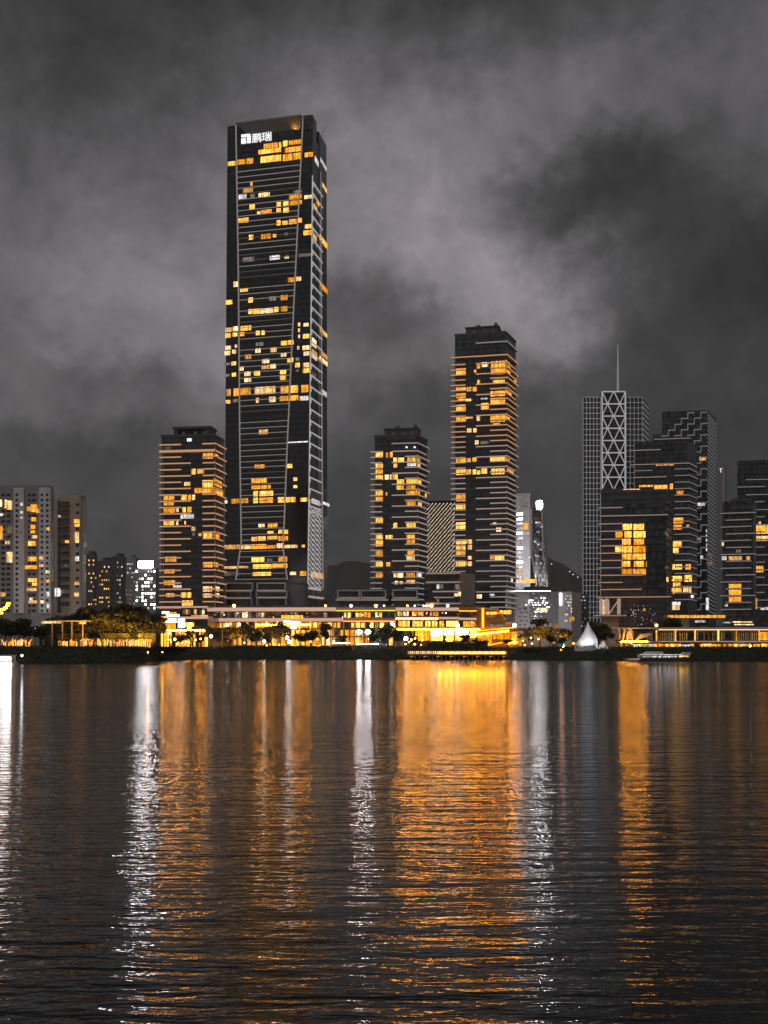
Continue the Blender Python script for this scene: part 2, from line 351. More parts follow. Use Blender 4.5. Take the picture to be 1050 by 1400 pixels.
# ---------------------------------------------------------------- the tall office tower
def corners(Lp, DL, Cp, DC, Rp, DR):
    L, C, R = [(X(p, d), d) for p, d in ((Lp, DL), (Cp, DC), (Rp, DR))]
    return L, C, R, (L[0]+R[0]-C[0], L[1]+R[1]-C[1])
L, C, R, B = corners(306, 714, 420, 700, 448, 735)
root = thing('skyscraper', 'tallest dark glass skyscraper with white rooftop sign and lit orange windows', 'skyscraper', (C[0], C[1], GZ))
f0 = Fc((*L, GZ), (*C, GZ)); LT, CT = f0.hit(311, 172), f0.hit(428, 158)
ztop = GZ+CT[1]; ctop = f0.pt(CT[0], CT[1]); ltop = f0.pt(LT[0], CT[1])
RT = Vector((X(446.3, 734), 734, ztop)); f1 = Twist((*C, GZ), (*R, GZ), ctop, RT)
depth = f0.N*-1
# the front blade rises above the rear one; a dark slot parts them on the side
cut0, cut1 = .26, .42
def outline(t0, t1, lc, cc):
    a, b = Vector((*lc, 0)), Vector((*cc, 0)); dv = Vector((R[0]-C[0], R[1]-C[1], 0)) if cc[0] < C[0]+1 else Vector((RT.x-ctop.x, RT.y-ctop.y, 0))
    return [tuple((a+dv*t0).xy), tuple((b+dv*t0).xy), tuple((b+dv*t1).xy), tuple((a+dv*t1).xy)]
lt2, ct2 = (ltop.x, ltop.y), (ctop.x, ctop.y)
mb = MB(); mb.prism(outline(0, cut0, L, C), GZ, ztop, 0, outline(0, cut0, lt2, ct2)); mb.build('front_block', 'tower_glass', root)
inset = [Vector((*p, 0)) for p in outline(cut0, cut1, L, C)]
zr = Z(178, 712)
i2 = .25
mb = MB(); mb.prism(outline(cut0, cut1, (L[0]+i2, L[1]), (C[0]-i2, C[1])), GZ, zr-9, 0, outline(cut0, cut1, (lt2[0]+i2, lt2[1]), (ct2[0]-i2, ct2[1]))); mb.build('recessed_core', 'tower_glass', root)
mb = MB(); mb.prism(outline(cut1, 1.0, L, C), GZ, zr, 0, outline(cut1, 1.0, lt2, ct2)); mb.build('rear_block', 'tower_glass', root)
# seams of the centre panel
def polyline(fc, pts, wd, dp, name, mat):
    mb = MB(); q = [fc.hit(*p) for p in pts]
    for (u0, v0), (u1, v1) in zip(q, q[1:]):
        b = [fc.pt(u0-wd/2, v0, dp), fc.pt(u0+wd/2, v0, dp), fc.pt(u0+wd/2, v0, -.1), fc.pt(u0-wd/2, v0, -.1)]
        t = [fc.pt(u1-wd/2, v1, dp), fc.pt(u1+wd/2, v1, dp), fc.pt(u1+wd/2, v1, -.1), fc.pt(u1-wd/2, v1, -.1)]
        mb.hexa(b, t)
    return mb.build(name, mat, root)
SL = [(322.5, 793), (330, 742), (328, 605), (326, 372), (322.6, 170)]
SR = [(393, 793), (387, 748), (388.5, 720), (393, 605), (404, 372), (414.5, 161)]
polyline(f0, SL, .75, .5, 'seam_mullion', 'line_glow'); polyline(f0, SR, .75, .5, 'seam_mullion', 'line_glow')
def seam_x(S_, y):
    for (x0, y0), (x1, y1) in zip(S_, S_[1:]):
        if y0 >= y >= y1: return x0+(x1-x0)*(y0-y)/(y0-y1)
    return S_[-1][0] if y < S_[-1][1] else S_[0][0]
v = f0.v(360, 792); vend = f0.v(360, 226); k = 0
while v < vend:
    yy = YH-(GZ+v-CH)*F/706
    if random.random() > .06:
        u0, u1 = f0.u(seam_x(SL, yy)), f0.u(seam_x(SR, yy))
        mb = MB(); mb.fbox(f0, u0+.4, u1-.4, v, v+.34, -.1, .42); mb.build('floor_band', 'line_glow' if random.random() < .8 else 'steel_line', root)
    v += 3.62; k += 1
# crown: sloping soffit over the sign panel
ua, ub = f0.u(323.5, 172), f0.u(413.5, 162)
zt = CT[1]; mb = MB()
b = [f0.pt(ua, zt-.6, 3.0), f0.pt(ub, zt-.6, 3.0), f0.pt(ub-1, zt-7.5, .05), f0.pt(ua+9, zt-7.5, .05)]
t = [f0.pt(ua, zt+.25, 3.0), f0.pt(ub, zt+.25, 3.0), f0.pt(ub, zt+.25, -1), f0.pt(ua, zt+.25, -1)]
mb.hexa(b, t); mb.build('crown_soffit', 'grey_wall', root)
for (x0, x1) in ((414.8, 428.3),):
    q0, q1 = f0.u(x0, 165), f0.u(x1, 165); mb = MB(); mb.fbox(f0, q0+.2, q1-.3, zt-9, zt+.3, -.5, .8); mb.build('crown_cheek', 'black_glass', root)
uu, vv = f0.hit(404, 179); mb = MB(); mb.fbox(f0, uu-.5, uu+.5, vv-.8, vv-.2, .1, 1.1); mb.build('crown_uplight', 'dark_metal', root)
def spot(root, pos, aim, watts, col, angle, name='spotlight'):
    l = bpy.data.lights.new(name, 'SPOT'); l.energy = watts; l.color = col; l.spot_size = math.radians(angle); l.spot_blend = .6; l.shadow_soft_size = .25
    o = bpy.data.objects.new(name, l); COL.objects.link(o)
    o.parent = root; o.location = Vector(pos)-root.location; o.rotation_euler = (Vector(pos)-Vector(aim)).to_track_quat('Z', 'Y').to_euler()
spot(root, f0.pt(uu, vv, 1.3), f0.pt(uu+1.5, vv+8, 1.0), 1000, (1, .42, .05), 140)
# rear crown chamfer rods
for pts in ([(437, 192), (444.5, 173)], [(437, 192), (438, 300)]): polyline(f1, pts, .35, .3, 'corner_rod', 'grey_metal')
# sign: emblem and two characters
sg = MB()
EMB = [[(0, 10), (8.2, 10), (9.6, 9), (10, 7.6), (10, 0), (6.2, 0), (6.2, 5.6), (5.6, 6.6), (4.6, 7.2), (0, 7.2)], [(0, 5.7), (3.6, 5.9), (4.9, 5.4), (4.9, 4.6), (4.0, 4.0), (2.8, 3.2), (2.8, 0), (0, 0)], [(3.3, 0), (5.0, 0), (5.0, 3.2), (4.2, 3.5), (3.3, 2.8)]]
s0, s1 = f0.hit(330.2, 197), f0.hit(343.2, 183); sh = s1[1]-s0[1]; sw = s1[0]-s0[0]
for poly in EMB:
    q = [(s0[0]+x/10*sw, s0[1]+y/10*sh) for x, y in poly]; n = len(q)
    sg.face([f0.pt(a, b_, .62) for a, b_ in q])
    for i in range(n):
        j = (i+1) % n; sg.face([f0.pt(*q[i], .1), f0.pt(*q[j], .1), f0.pt(*q[j], .62), f0.pt(*q[i], .62)])
sg.build('sign_emblem', 'sign_white', root)
for ch, (x0, x1, y0, y1) in (('鹏', (345, 357.6, 182, 195.6)), ('瑞', (358.4, 371.6, 180, 193.8))):
    c = bpy.data.curves.new('lettering', 'FONT'); c.body = ch; to = bpy.data.objects.new('lettering', c); COL.objects.link(to)
    me = to.evaluated_get(bpy.context.evaluated_depsgraph_get()).to_mesh()
    vs = [v_.co.copy() for v_ in me.vertices]; lo = Vector((min(v_.x for v_ in vs), min(v_.y for v_ in vs))); hi = Vector((max(v_.x for v_ in vs), max(v_.y for v_ in vs)))
    a, b_ = f0.hit(x0, y1), f0.hit(x1, y0)
    M = lambda q, d: f0.pt(a[0]+(q.x-lo.x)/(hi.x-lo.x)*(b_[0]-a[0]), a[1]+(q.y-lo.y)/(hi.y-lo.y)*(b_[1]-a[1]), d)
    mb = MB()
    for pl in me.polygons: mb.face([M(vs[i], .6) for i in pl.vertices])
    for ed in me.edges:
        i, j = ed.vertices; mb.face([M(vs[i], .2), M(vs[j], .2), M(vs[j], .6), M(vs[i], .6)])
    bpy.data.objects.remove(to); mb.build('sign_character', 'sign_white', root)
# lit rooms
z1 = [(125,185,470,505),(195,265,455,495),(275,328,445,490),(412,525,325,365),(535,552,318,360),(565,600,305,350),(612,712,300,335),(370,550,370,405),(580,710,355,395),(385,550,425,475),(565,640,412,465),(650,710,402,455),(738,803,398,435),
(305,322,632,665),(245,325,685,718,'p'),(210,275,735,768,'w'),(305,340,730,760,'d'),(370,460,720,752,'p'),(650,715,700,722,'d'),(615,715,735,768),(735,795,740,768,'p'),(515,548,795,835),(565,612,790,828),(620,715,782,815),(300,340,815,855),(360,385,870,895),(390,475,855,890),(515,548,845,880),(568,612,840,878),
(208,292,922,958),(515,545,940,980),(560,605,945,975),(615,680,930,970),(690,715,922,958),(740,795,972,1005),(728,795,1020,1058),(295,330,1055,1095),(390,468,1050,1088),(485,512,1050,1075),(575,605,1040,1060,'d'),(245,335,1235,1270,'d'),(460,540,1220,1255,'w'),(580,612,1225,1245,'p'),(690,790,1205,1230,'d')]
z1s = [(820,850,450,495,'w'),(862,912,475,510,'w'),(880,915,665,700,'p'),(832,855,785,820),(812,838,820,860,'p'),(805,835,1055,1100,'p'),(862,918,1090,1135)]
z2 = [(170,208,88,130,'p'),(605,665,55,92),(670,710,48,82,'p'),(225,285,140,168),(110,160,235,270),(288,325,215,255),(455,510,205,240,'d'),(545,600,195,235),(288,315,308,345),(320,380,305,345),(385,490,300,340,'p'),(495,530,290,330),(548,600,285,325),
(105,158,455,490,'p'),(165,205,445,482,'p'),(228,312,440,478),(105,150,500,535),(165,200,495,525),(222,258,490,522),(348,380,480,515),(395,420,478,512),(548,598,560,595),(603,650,555,590),(348,410,572,600,'d'),(345,388,620,655,'p'),(465,515,612,650,'p'),(262,312,668,705,'p'),(548,592,655,685,'p'),(400,455,705,738,'p'),(600,648,695,730),(395,455,752,785,'p'),(462,510,745,780,'p'),(215,250,765,798,'p'),(258,308,805,840,'p'),(335,382,800,836),(542,590,790,825),(258,312,852,888,'p'),(542,590,832,872),
(105,150,600,630,'p'),(180,198,590,615,'p'),(100,145,640,675,'p'),(160,192,630,662,'p'),(155,190,725,755),(100,140,735,755,'d'),(158,190,815,845),(100,140,825,845,'d'),(685,702,415,445,'p'),(730,770,418,445,'p'),(685,700,460,490,'p'),(725,775,505,540),(685,700,510,538,'p'),(680,695,600,630,'p'),(722,775,598,632,'p'),(730,775,645,678,'p'),(665,695,695,720,'d'),(662,698,735,772),(725,775,735,772,'p'),(668,690,785,808,'d'),(725,775,780,815),
(115,148,945,1000,'p'),(170,215,940,1000),(225,305,935,990),(340,505,925,985,'p'),(545,612,920,978),(622,685,915,975),(712,768,912,970),(108,145,1032,1060),(165,205,1025,1050,'d'),(350,372,1015,1055,'p'),(455,508,1005,1048,'p'),(540,610,1000,1040),(618,688,995,1035),(700,770,1000,1035,'w'),(375,445,1268,1305,'p'),(605,765,1362,1372,'w')]
z2s = [(865,920,120,160),(865,918,480,515,'p'),(800,830,545,575,'p'),(800,830,588,612,'p'),(800,838,640,670,'p'),(800,835,680,708,'p'),(875,918,660,695,'p'),(860,920,705,740,'p'),(800,830,815,848,'d'),(880,915,960,1000,'w')]
z3 = [(340,418,205,235),(595,638,200,232),(648,678,308,335),(648,678,370,392),(315,435,315,350),(315,465,370,400),(328,365,418,458),(380,488,415,455),(328,365,470,512),(378,485,468,510),(155,220,478,515),(228,288,475,512),(525,575,465,508),(585,665,465,505),(705,758,470,500),(100,122,490,515,'p'),(370,418,678,705,'p'),(445,520,675,705),(530,560,725,758),(565,605,725,758),(442,490,735,755),(315,360,782,815),(365,425,778,812),(440,520,775,800),(530,605,775,812),(100,220,845,880,'p'),(230,310,845,878,'p'),(315,430,840,878),(430,510,845,875),(515,565,835,870,'p'),(575,680,845,870,'p'),(715,738,845,865),(315,415,945,985),(440,480,955,975,'d'),(530,600,940,980),(90,290,1015,1035,'p'),(325,475,1000,1035),(480,600,995,1030),(325,470,1062,1092),(620,670,1060,1085,'p'),(700,750,1055,1092),(95,215,1060,1090,'d')]
z3s = [(795,860,485,525,'w'),(880,935,508,530,'w'),(790,890,1065,1110,'p')]
k = 5.8333
wl_ = windows(f0, zoomed(z1, 290, 140, k)+zoomed(z2, 290, 370, k)+zoomed(z3, 290, 600, k)) + windows(f1, zoomed(z1s, 290, 140, k)+zoomed(z2s, 290, 370, k)+zoomed(z3s, 290, 600, k))
# the corner slot carries no rooms: keep side rooms off it, and crown rooms in front of the cheeks
capped(wl_, 'lit_window', None, root)
# luminous L-shaped brackets up the side, every second floor, and the long mullion
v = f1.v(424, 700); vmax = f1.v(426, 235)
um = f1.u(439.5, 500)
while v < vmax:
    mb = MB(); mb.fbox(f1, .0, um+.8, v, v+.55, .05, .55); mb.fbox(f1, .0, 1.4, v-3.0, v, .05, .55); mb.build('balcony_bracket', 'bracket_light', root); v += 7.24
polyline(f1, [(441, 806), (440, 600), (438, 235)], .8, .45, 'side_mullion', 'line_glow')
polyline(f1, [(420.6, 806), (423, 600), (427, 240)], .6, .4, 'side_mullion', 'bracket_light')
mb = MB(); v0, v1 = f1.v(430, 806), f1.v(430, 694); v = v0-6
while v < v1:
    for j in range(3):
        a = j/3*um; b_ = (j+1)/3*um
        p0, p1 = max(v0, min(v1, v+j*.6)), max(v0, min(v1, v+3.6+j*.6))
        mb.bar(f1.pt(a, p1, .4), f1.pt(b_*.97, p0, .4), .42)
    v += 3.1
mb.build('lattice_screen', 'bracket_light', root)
mb = MB(); mb.fbox(f1, 0, f1.W*.7, f1.v(430, 818), f1.v(430, 815.5), .05, 1.5); mb.build('base_canopy', 'strip_dim', root)  # whole canopy emits to read as a lit ledge

# ---------------------------------------------------------------- flats with staggered balconies
def balcony(root, fF, fS, u0, u1, v, proj, side_len, mat, rail=.45):
    """slab with a lit lip and a pale upstand; wraps the corner when side_len > 0"""
    mb = MB()
    def piece(fc, a, b_, d):
        mb.fbox(fc, a, b_, v-.3, v, -.1, d, 0); mb.fbox(fc, a, b_, v, v+rail, d-.42, d-.28, 0); mb.fbox(fc, a, b_, v-.26, v+.42, d-.05, d+.06, 1)
    if side_len > 0:
        piece(fF, u0, fF.W+proj, proj)
        piece(fS, .0, side_len, proj)
    else: piece(fF, u0, u1, proj)
    return mb.build('balcony', ['pale_cladding', mat], root)
def flats(name, label, px, D, ytop, crown, zones, win, side_win, floor_px, ybal, mats, extra=None):
    (lp, cp, rp), (dl, dc, dr) = px, D
    L, C, R, B = corners(lp, dl, cp, dc, rp, dr)
    root = thing(name, label, 'apartment tower', (C[0], C[1], GZ))
    fF, fS = Fc((*L, GZ), (*C, GZ)), Fc((*C, GZ), (*R, GZ))
    H = fF.v(cp-1, ytop)
    mb = MB(); mb.prism([L, C, R, B], GZ, GZ+H); mb.build('facade', 'dark_glass', root)
    # parapet and roof plant
    mb = MB(); i = .6
    mb.fbox(fF, -.3, fF.W+.3, H-.8, H+.5, -.5, .3); mb.fbox(fS, .3, fS.W+.3, H-.8, H+.5, -.5, .3); mb.build('parapet', 'dark_wall', root)
    x0, x1, yt, kind = crown; u0, u1 = fF.u(x0, yt), fF.u(x1, yt); h2 = fF.v((x0+x1)/2, yt)
    mb = MB(); dd = fS.W*.75
    if kind == 'frame':
        for a in (u0, u1-2.4): mb.fbox(fF, a, a+2.4, H, h2-1.2, -dd, -2)
        mb.fbox(fF, u0-.6, u1+.6, h2-1.2, h2, -dd, -1.6); mb.fbox(fF, u0+3.2, u1-3.2, H, h2-2.2, -dd, -5)
    else:
        mb.fbox(fF, u0, u1, H, h2-.8, -dd, -2.5); mb.fbox(fF, u0-.4, u1+.4, h2-.8, h2, -dd, -2.1)
        mb.fbox(fF, u0+(u1-u0)*.3, u0+(u1-u0)*.42, h2, h2+1.6, -8, -5); mb.fbox(fF, u1-3, u1-1.2, h2, h2+2.4, -7, -5)
    mb.build('roof_plant', 'dark_wall', root)
    for t_ in (.22, .55, .8): mb = MB(); mb.fbox(fF, u0+(u1-u0)*t_, u0+(u1-u0)*t_+1.6, H+.6, h2-2.6, -2.45, -2.2); mb.build('plant_louvre', 'grey_wall', root)
    fh = floor_px*dc/F; v = fF.v(cp-1, ybal); n = 0; items = []
    while v > fF.v(cp-1, 832):
        y = YH-(GZ+v-CH)*F/dc
        for (a, b_, wrap, par, proj) in zones:
            if par is not None and n % 2 != par: continue
            t_ = (y-ybal)/(830-ybal); mat = mats[min(len(mats)-1, int(t_*len(mats)))]
            u0_, u1_ = fF.u(a, y), fF.u(b_, y)
            items.append((u0_, u1_, v, proj, wrap*fS.W if wrap else 0, mat))
        v -= fh; n += 1
    items.sort(key=lambda e: -(e[1]-e[0]+e[4]))
    for e in items[:99]: balcony(root, fF, fS, e[0], e[1], e[2], e[3], e[4], e[5])
    capped(windows(fF, win)+windows(fS, side_win), 'lit_window', None, root)
    # vertical rail at the balcony corners
    for a, fc in ((zones[0][0]+5, fF), ):
        mb = MB(); u = fc.u(a, 700); mb.fbox(fc, u, u+.3, 2, fF.v(cp-1, ybal), 1.0, 1.25); mb.build('balcony_post', 'steel_line', root)
    mb = MB(); mb.fbox(fF, fF.W+.9, fF.W+1.25, 2, fF.v(cp-1, ybal), .7, 1.0); mb.build('balcony_post', 'steel_line', root)
    return root, fF, fS, H
t1w = zoomed([(388,455,248,285),(308,338,355,392),(348,396,355,388,'p'),(385,455,432,480),(330,455,485,520),(118,192,532,568),(238,275,532,568),(285,308,532,568),(315,335,532,568,'p'),(120,188,580,605),(118,195,617,655),(203,220,620,650,'p'),(247,270,618,652),(280,310,615,652),(235,325,665,695,'w'),(120,190,708,740),(205,218,708,738,'p'),(262,270,712,735),(308,338,750,780,'p'),(312,335,792,812,'d'),(390,450,785,828),(355,382,795,815,'p'),(130,205,955,990),(390,452,993,1028),(122,192,1042,1070),(122,195,1118,1150),(388,450,1158,1195,'p'),(135,195,1205,1232,'p'),(238,275,1200,1235),(283,308,1200,1235),(390,450,1208,1235,'p'),(245,318,1255,1290),(130,170,205,222,'d'),(185,240,1150,1168,'w'),(260,300,445,470,'p')], 200, 570, 5)
t1s = zoomed([(462,515,432,478),(462,525,495,540),(462,500,795,830),(462,490,995,1025),(470,500,1160,1190,'p'),(470,498,1205,1232,'p'),(465,490,255,285)], 200, 570, 5)
rootT1, *_t = flats('apartment_tower', 'squat dark apartment tower with peach lit balcony bands left of the tallest skyscraper', (221, 292, 306), (594, 590, 607), 594, (236, 286, 582, 'frame'),
    [(219, 249, 0, 0, 1.7), (219, 262, 0, 1, 1.5), (278, 292, .95, 0, 1.9), (278, 292, .7, 1, 1.3)], t1w, t1s, 8.62, 607.4, ['strip_warm', 'strip_warm', 'strip_warm', 'strip_warm'])
fF = _t[0]; u, v = fF.hit(259, 601.5); mb = MB(); mb.fbox(fF, u-1.2, u+1.2, v-.8, v+.8, .1, .5); mb.build('roof_lamp', 'sign_white', rootT1)
for (a, b_, y) in ((219, 262, 617.5), (250, 294, 617.5)): mb = MB(); u0, u1 = fF.u(a, y), fF.u(b_, y); v = fF.v(260, y); mb.fbox(fF, u0, u1, v-.2, v+.8, .2, 1.75); mb.build('roof_band', 'strip_warm', rootT1)
t2w = zoomed([(128,180,a,b) for a, b in ((255,302),(345,378),(388,420),(430,465),(545,582),(590,625),(745,783),(868,900),(910,952),(988,1030),(1068,1105),(1150,1182))]+
 [(200,218,262,300),(232,252,258,298),(195,225,425,460,'p'),(232,250,425,460,'p'),(258,288,425,460),(202,212,555,578),(200,222,872,900,'p'),(226,252,870,900),(205,235,1070,1100),(258,285,300,332),(292,335,300,330),(360,420,300,332),(258,285,345,372),(360,420,340,362,'w'),(285,335,460,495),(355,420,460,498),(280,332,505,535),(355,420,505,535),(355,420,545,580),(355,420,622,655),(258,285,780,815),(355,420,782,820),(355,415,868,895),(355,415,905,932),(360,412,985,1015),(355,415,1022,1058,'p'),(258,280,1152,1180,'p'),(288,330,1150,1182,'p'),(352,415,1150,1180),(268,292,1208,1232,'p'),(305,328,1210,1230,'p'),(355,415,1200,1228)], 490, 570, 5.385)
t2s = zoomed([(428,455,300,330,'p'),(430,455,345,368,'p'),(425,462,460,500),(425,455,545,575),(490,502,560,588),(435,465,622,655,'p'),(430,465,1150,1180,'w')], 490, 570, 5.385)
rootT2, fF, fS, H = flats('apartment_tower', 'shortest of the two apartment towers right of the skyscraper, with square lit windows', (512.3, 569, 584), (674, 670, 688), 594.5, (525, 571, 584, 'box'),
    [(507, 523, 0, None, 1.6), (536, 569, .75, 0, 1.4), (554, 569, 1.0, 1, 1.9)], t2w, t2s, 7.5, 617, ['strip_dim', 'strip_dim', 'strip_dim', 'strip_grey'])
for (a, y) in ((536, 606.5),): balcony(rootT2, fF, fS, fF.u(a, y), 0, fF.v(568, y), 1.8, fS.W, 'strip_grey')
for x in (556, 567): u, v = fF.hit(x, 611.5); mb = MB(); mb.fbox(fF, u-.6, u+.6, v-.5, v+.5, .1, .5); mb.build('roof_lamp', 'sign_white', rootT2)
t3w = zoomed([(150,235,a,b) for a, b in ((470,525),(635,670),(685,730),(785,835),(885,935),(1245,1295),(1348,1395))]+
 [(242,285,630,668,'p'),(295,330,630,668),(165,285,735,755),(235,295,890,905),(245,285,990,1025,'p'),(300,328,990,1025),(242,278,1250,1285,'p'),(292,328,1245,1280),(240,280,1348,1390,'p'),(295,325,1348,1390),(330,358,425,470),(372,428,415,455,'p'),(455,575,405,455),(455,575,465,520),(335,358,570,610),(470,572,570,605),(450,575,665,710),(450,575,725,775),(368,432,770,825),(330,358,885,925,'p'),(450,575,880,935),(470,530,945,970),(315,345,1095,1130,'p'),(445,575,1230,1280),(370,420,1340,1385),(455,570,1340,1390),(335,360,1355,1390),(305,325,480,505),(365,425,725,738,'w'),(360,430,1100,1125,'d')], 600, 430, 6.3625)
t3w += zoomed([(240,310,a,b) for a, b in ((190,250),(275,320),(410,460),(540,575),(585,615),(628,655),(705,740))]+[(330,360,540,570,'p'),(330,360,578,615,'p'),(330,360,665,690,'p'),(330,360,705,740,'p'),(312,325,540,570),(312,325,705,735),(497,528,660,690),(535,605,660,700),(395,435,955,985,'p'),(495,530,950,965,'w'),(545,580,450,480,'p'),(520,545,412,430,'p')], 580, 640, 5.526)
t3s = zoomed([(582,620,410,455),(582,620,465,510),(650,675,555,590),(582,630,665,710),(582,615,880,925),(580,615,1240,1280),(590,650,1345,1390)], 600, 430, 6.3625)+zoomed([(655,668,835,862,'p')], 580, 640, 5.526)
rootT3, fF, fS, H = flats('apartment_tower', 'second tallest tower, dark apartments with orange lit bays stacked up its left edge', (622, 691, 705), (687, 680, 702), 453.5, (636, 681, 444.5, 'box'),
    [(617, 637, 0, None, 1.7), (651, 691, .75, 0, 1.5), (670.5, 691, 1.0, 1, 2.0)], t3w, t3s, 7.12, 496, ['strip_warm', 'strip_warm', 'strip_dim', 'strip_dim', 'strip_dim', 'strip_grey'])
balcony(rootT3, fF, fS, fF.u(617, 487), 0, fF.v(690, 486), 1.8, fS.W, 'strip_warm'); balcony(rootT3, fF, fS, fF.u(651, 469), 0, fF.v(690, 468), 1.8, fS.W, 'strip_grey')

# ---------------------------------------------------------------- generic block with bands
def block(name, label, cat, px, D, ytop, mat, zb=GZ, group=None):
    (lp, cp, rp), (dl, dc, dr) = px, D
    L, C, R, B = corners(lp, dl, cp, dc, rp, dr)
    root = thing(name, label, cat, (C[0], C[1], zb), group)
    fF, fS = Fc((*L, zb), (*C, zb)), Fc((*C, zb), (*R, zb)); H = fF.v(cp-1, ytop)
    mb = MB(); mb.prism([L, C, R, B], zb, zb+H); mb.build('facade', mat, root)
    return root, fF, fS, H
def band(root, fF, fS, x0, x1, y, mat, wrap=0, proj=1.2, th=.7, name='balcony', slab='grey_wall'):
    mb = MB(); u0, u1 = fF.u(x0, y), fF.u(x1, y); v = fF.v((x0+x1)/2, y)
    if wrap:
        mb.fbox(fF, u0, fF.W+proj, v-.2, v+th, -.1, proj, 0); mb.fbox(fS, 0, fS.W*wrap, v-.2, v+th, -.1, proj, 0)
        mb.fbox(fF, u0, fF.W+proj, v-.05, v+.3, proj-.05, proj+.07, 1); mb.fbox(fS, -proj*.0, fS.W*wrap, v-.05, v+.3, proj-.05, proj+.07, 1)
    else:
        mb.fbox(fF, u0, u1, v-.2, v+th, -.1, proj, 0); mb.fbox(fF, u0, u1, v-.05, v+.3, proj-.05, proj+.07, 1)
    return mb.build(name, [slab, mat], root)

# lattice tower with mast
rt, fF, fS, H = block('office_tower', 'grey gridded office tower with white triangular bracing and a roof mast', 'office tower', (797, 878, 887), (1000, 1000, 1035), 543, 'black_glass')
def grid(fc, x0, x1, y0, y1, dx, dz, mat, name, wid=.45):
    mb = MB(); u0, u1, v0, v1 = fc.rect(x0, x1, y0, y1); n = max(1, round((u1-u0)/dx)); m_ = max(1, round((v1-v0)/dz))
    for i in range(n+1): u = u0+(u1-u0)*i/n; mb.fbox(fc, u-wid/2, u+wid/2, v0, v1, -.1, .5)
    for j in range(m_+1): v = v0+(v1-v0)*j/m_; mb.fbox(fc, u0, u1, v-wid/2, v+wid/2, -.1, .56)
    return mb.build(name, mat, rt)
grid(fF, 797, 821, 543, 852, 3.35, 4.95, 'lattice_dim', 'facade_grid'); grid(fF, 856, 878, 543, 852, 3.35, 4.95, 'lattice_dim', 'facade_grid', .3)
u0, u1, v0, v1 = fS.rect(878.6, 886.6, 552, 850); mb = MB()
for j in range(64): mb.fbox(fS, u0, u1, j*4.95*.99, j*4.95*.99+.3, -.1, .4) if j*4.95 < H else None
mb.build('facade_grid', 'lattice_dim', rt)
u0, u1, v0, v1 = fF.rect(822, 855, 536, 852); mb = MB(); mb.fbox(fF, u0, u1, 0, v1, -14, 1.4); mb.build('braced_bay', 'black_glass', rt)
mb = MB(); um = (u0+u1)/2; n = 21; dz = (v1)/n
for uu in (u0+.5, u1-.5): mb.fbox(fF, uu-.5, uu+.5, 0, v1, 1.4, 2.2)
mb.build('bay_edge', 'lattice_bright', rt)
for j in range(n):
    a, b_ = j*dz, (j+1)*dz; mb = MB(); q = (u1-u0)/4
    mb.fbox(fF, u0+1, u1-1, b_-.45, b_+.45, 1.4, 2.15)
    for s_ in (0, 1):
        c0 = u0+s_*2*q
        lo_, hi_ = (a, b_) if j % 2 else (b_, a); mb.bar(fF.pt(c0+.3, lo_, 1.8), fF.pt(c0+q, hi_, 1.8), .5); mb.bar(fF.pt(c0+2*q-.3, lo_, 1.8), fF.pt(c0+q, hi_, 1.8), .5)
    mb.build('cross_brace', 'lattice_bright', rt)
uu = fF.u(846, 536); mb = MB(); mb.bar(fF.pt(uu, v1, -4), fF.pt(uu, fF.v(846, 500), -4), 1.1, .8, 6); mb.bar(fF.pt(uu, fF.v(846, 500), -4), fF.pt(uu, fF.v(846, 470), -4), .7, .4, 6); mb.build('mast', 'lattice_dim', rt)
# stepped tower
rt, fF, fS, H = block('office_tower', 'black tower with stepped zigzag pale outlines behind the curved balcony block', 'office tower', (905, 967, 979), (900, 895, 925), 561, 'black_glass')
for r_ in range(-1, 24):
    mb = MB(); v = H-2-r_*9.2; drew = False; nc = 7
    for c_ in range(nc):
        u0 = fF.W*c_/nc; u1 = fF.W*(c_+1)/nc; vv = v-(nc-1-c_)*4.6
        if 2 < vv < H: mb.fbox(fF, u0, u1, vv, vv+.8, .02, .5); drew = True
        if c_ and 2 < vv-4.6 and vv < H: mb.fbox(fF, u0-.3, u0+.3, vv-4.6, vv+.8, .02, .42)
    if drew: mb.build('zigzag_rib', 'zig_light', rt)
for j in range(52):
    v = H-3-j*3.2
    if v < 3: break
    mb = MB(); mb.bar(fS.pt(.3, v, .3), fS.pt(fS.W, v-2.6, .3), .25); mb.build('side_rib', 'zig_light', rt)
capped(windows(fF, zoomed([(685,720,640,660),(1,1,1,1)][:1], 780, 460, 3.889))+windows(fF, zoomed([(675,715,145,162,'w'),(690,705,425,445,'w'),(672,690,330,345,'d'),(720,735,650,715,'w'),(640,655,635,650,'w')], 780, 650, 3.889))
       +windows(fF, [(965.2, 966.8, 724+6.3*i, 728+6.3*i, 'w') for i in range(5)])+windows(fF, [(966, 974, 757+3*i, 758.5+3*i, 'd') for i in range(6)]), 'lit_window', None, rt)
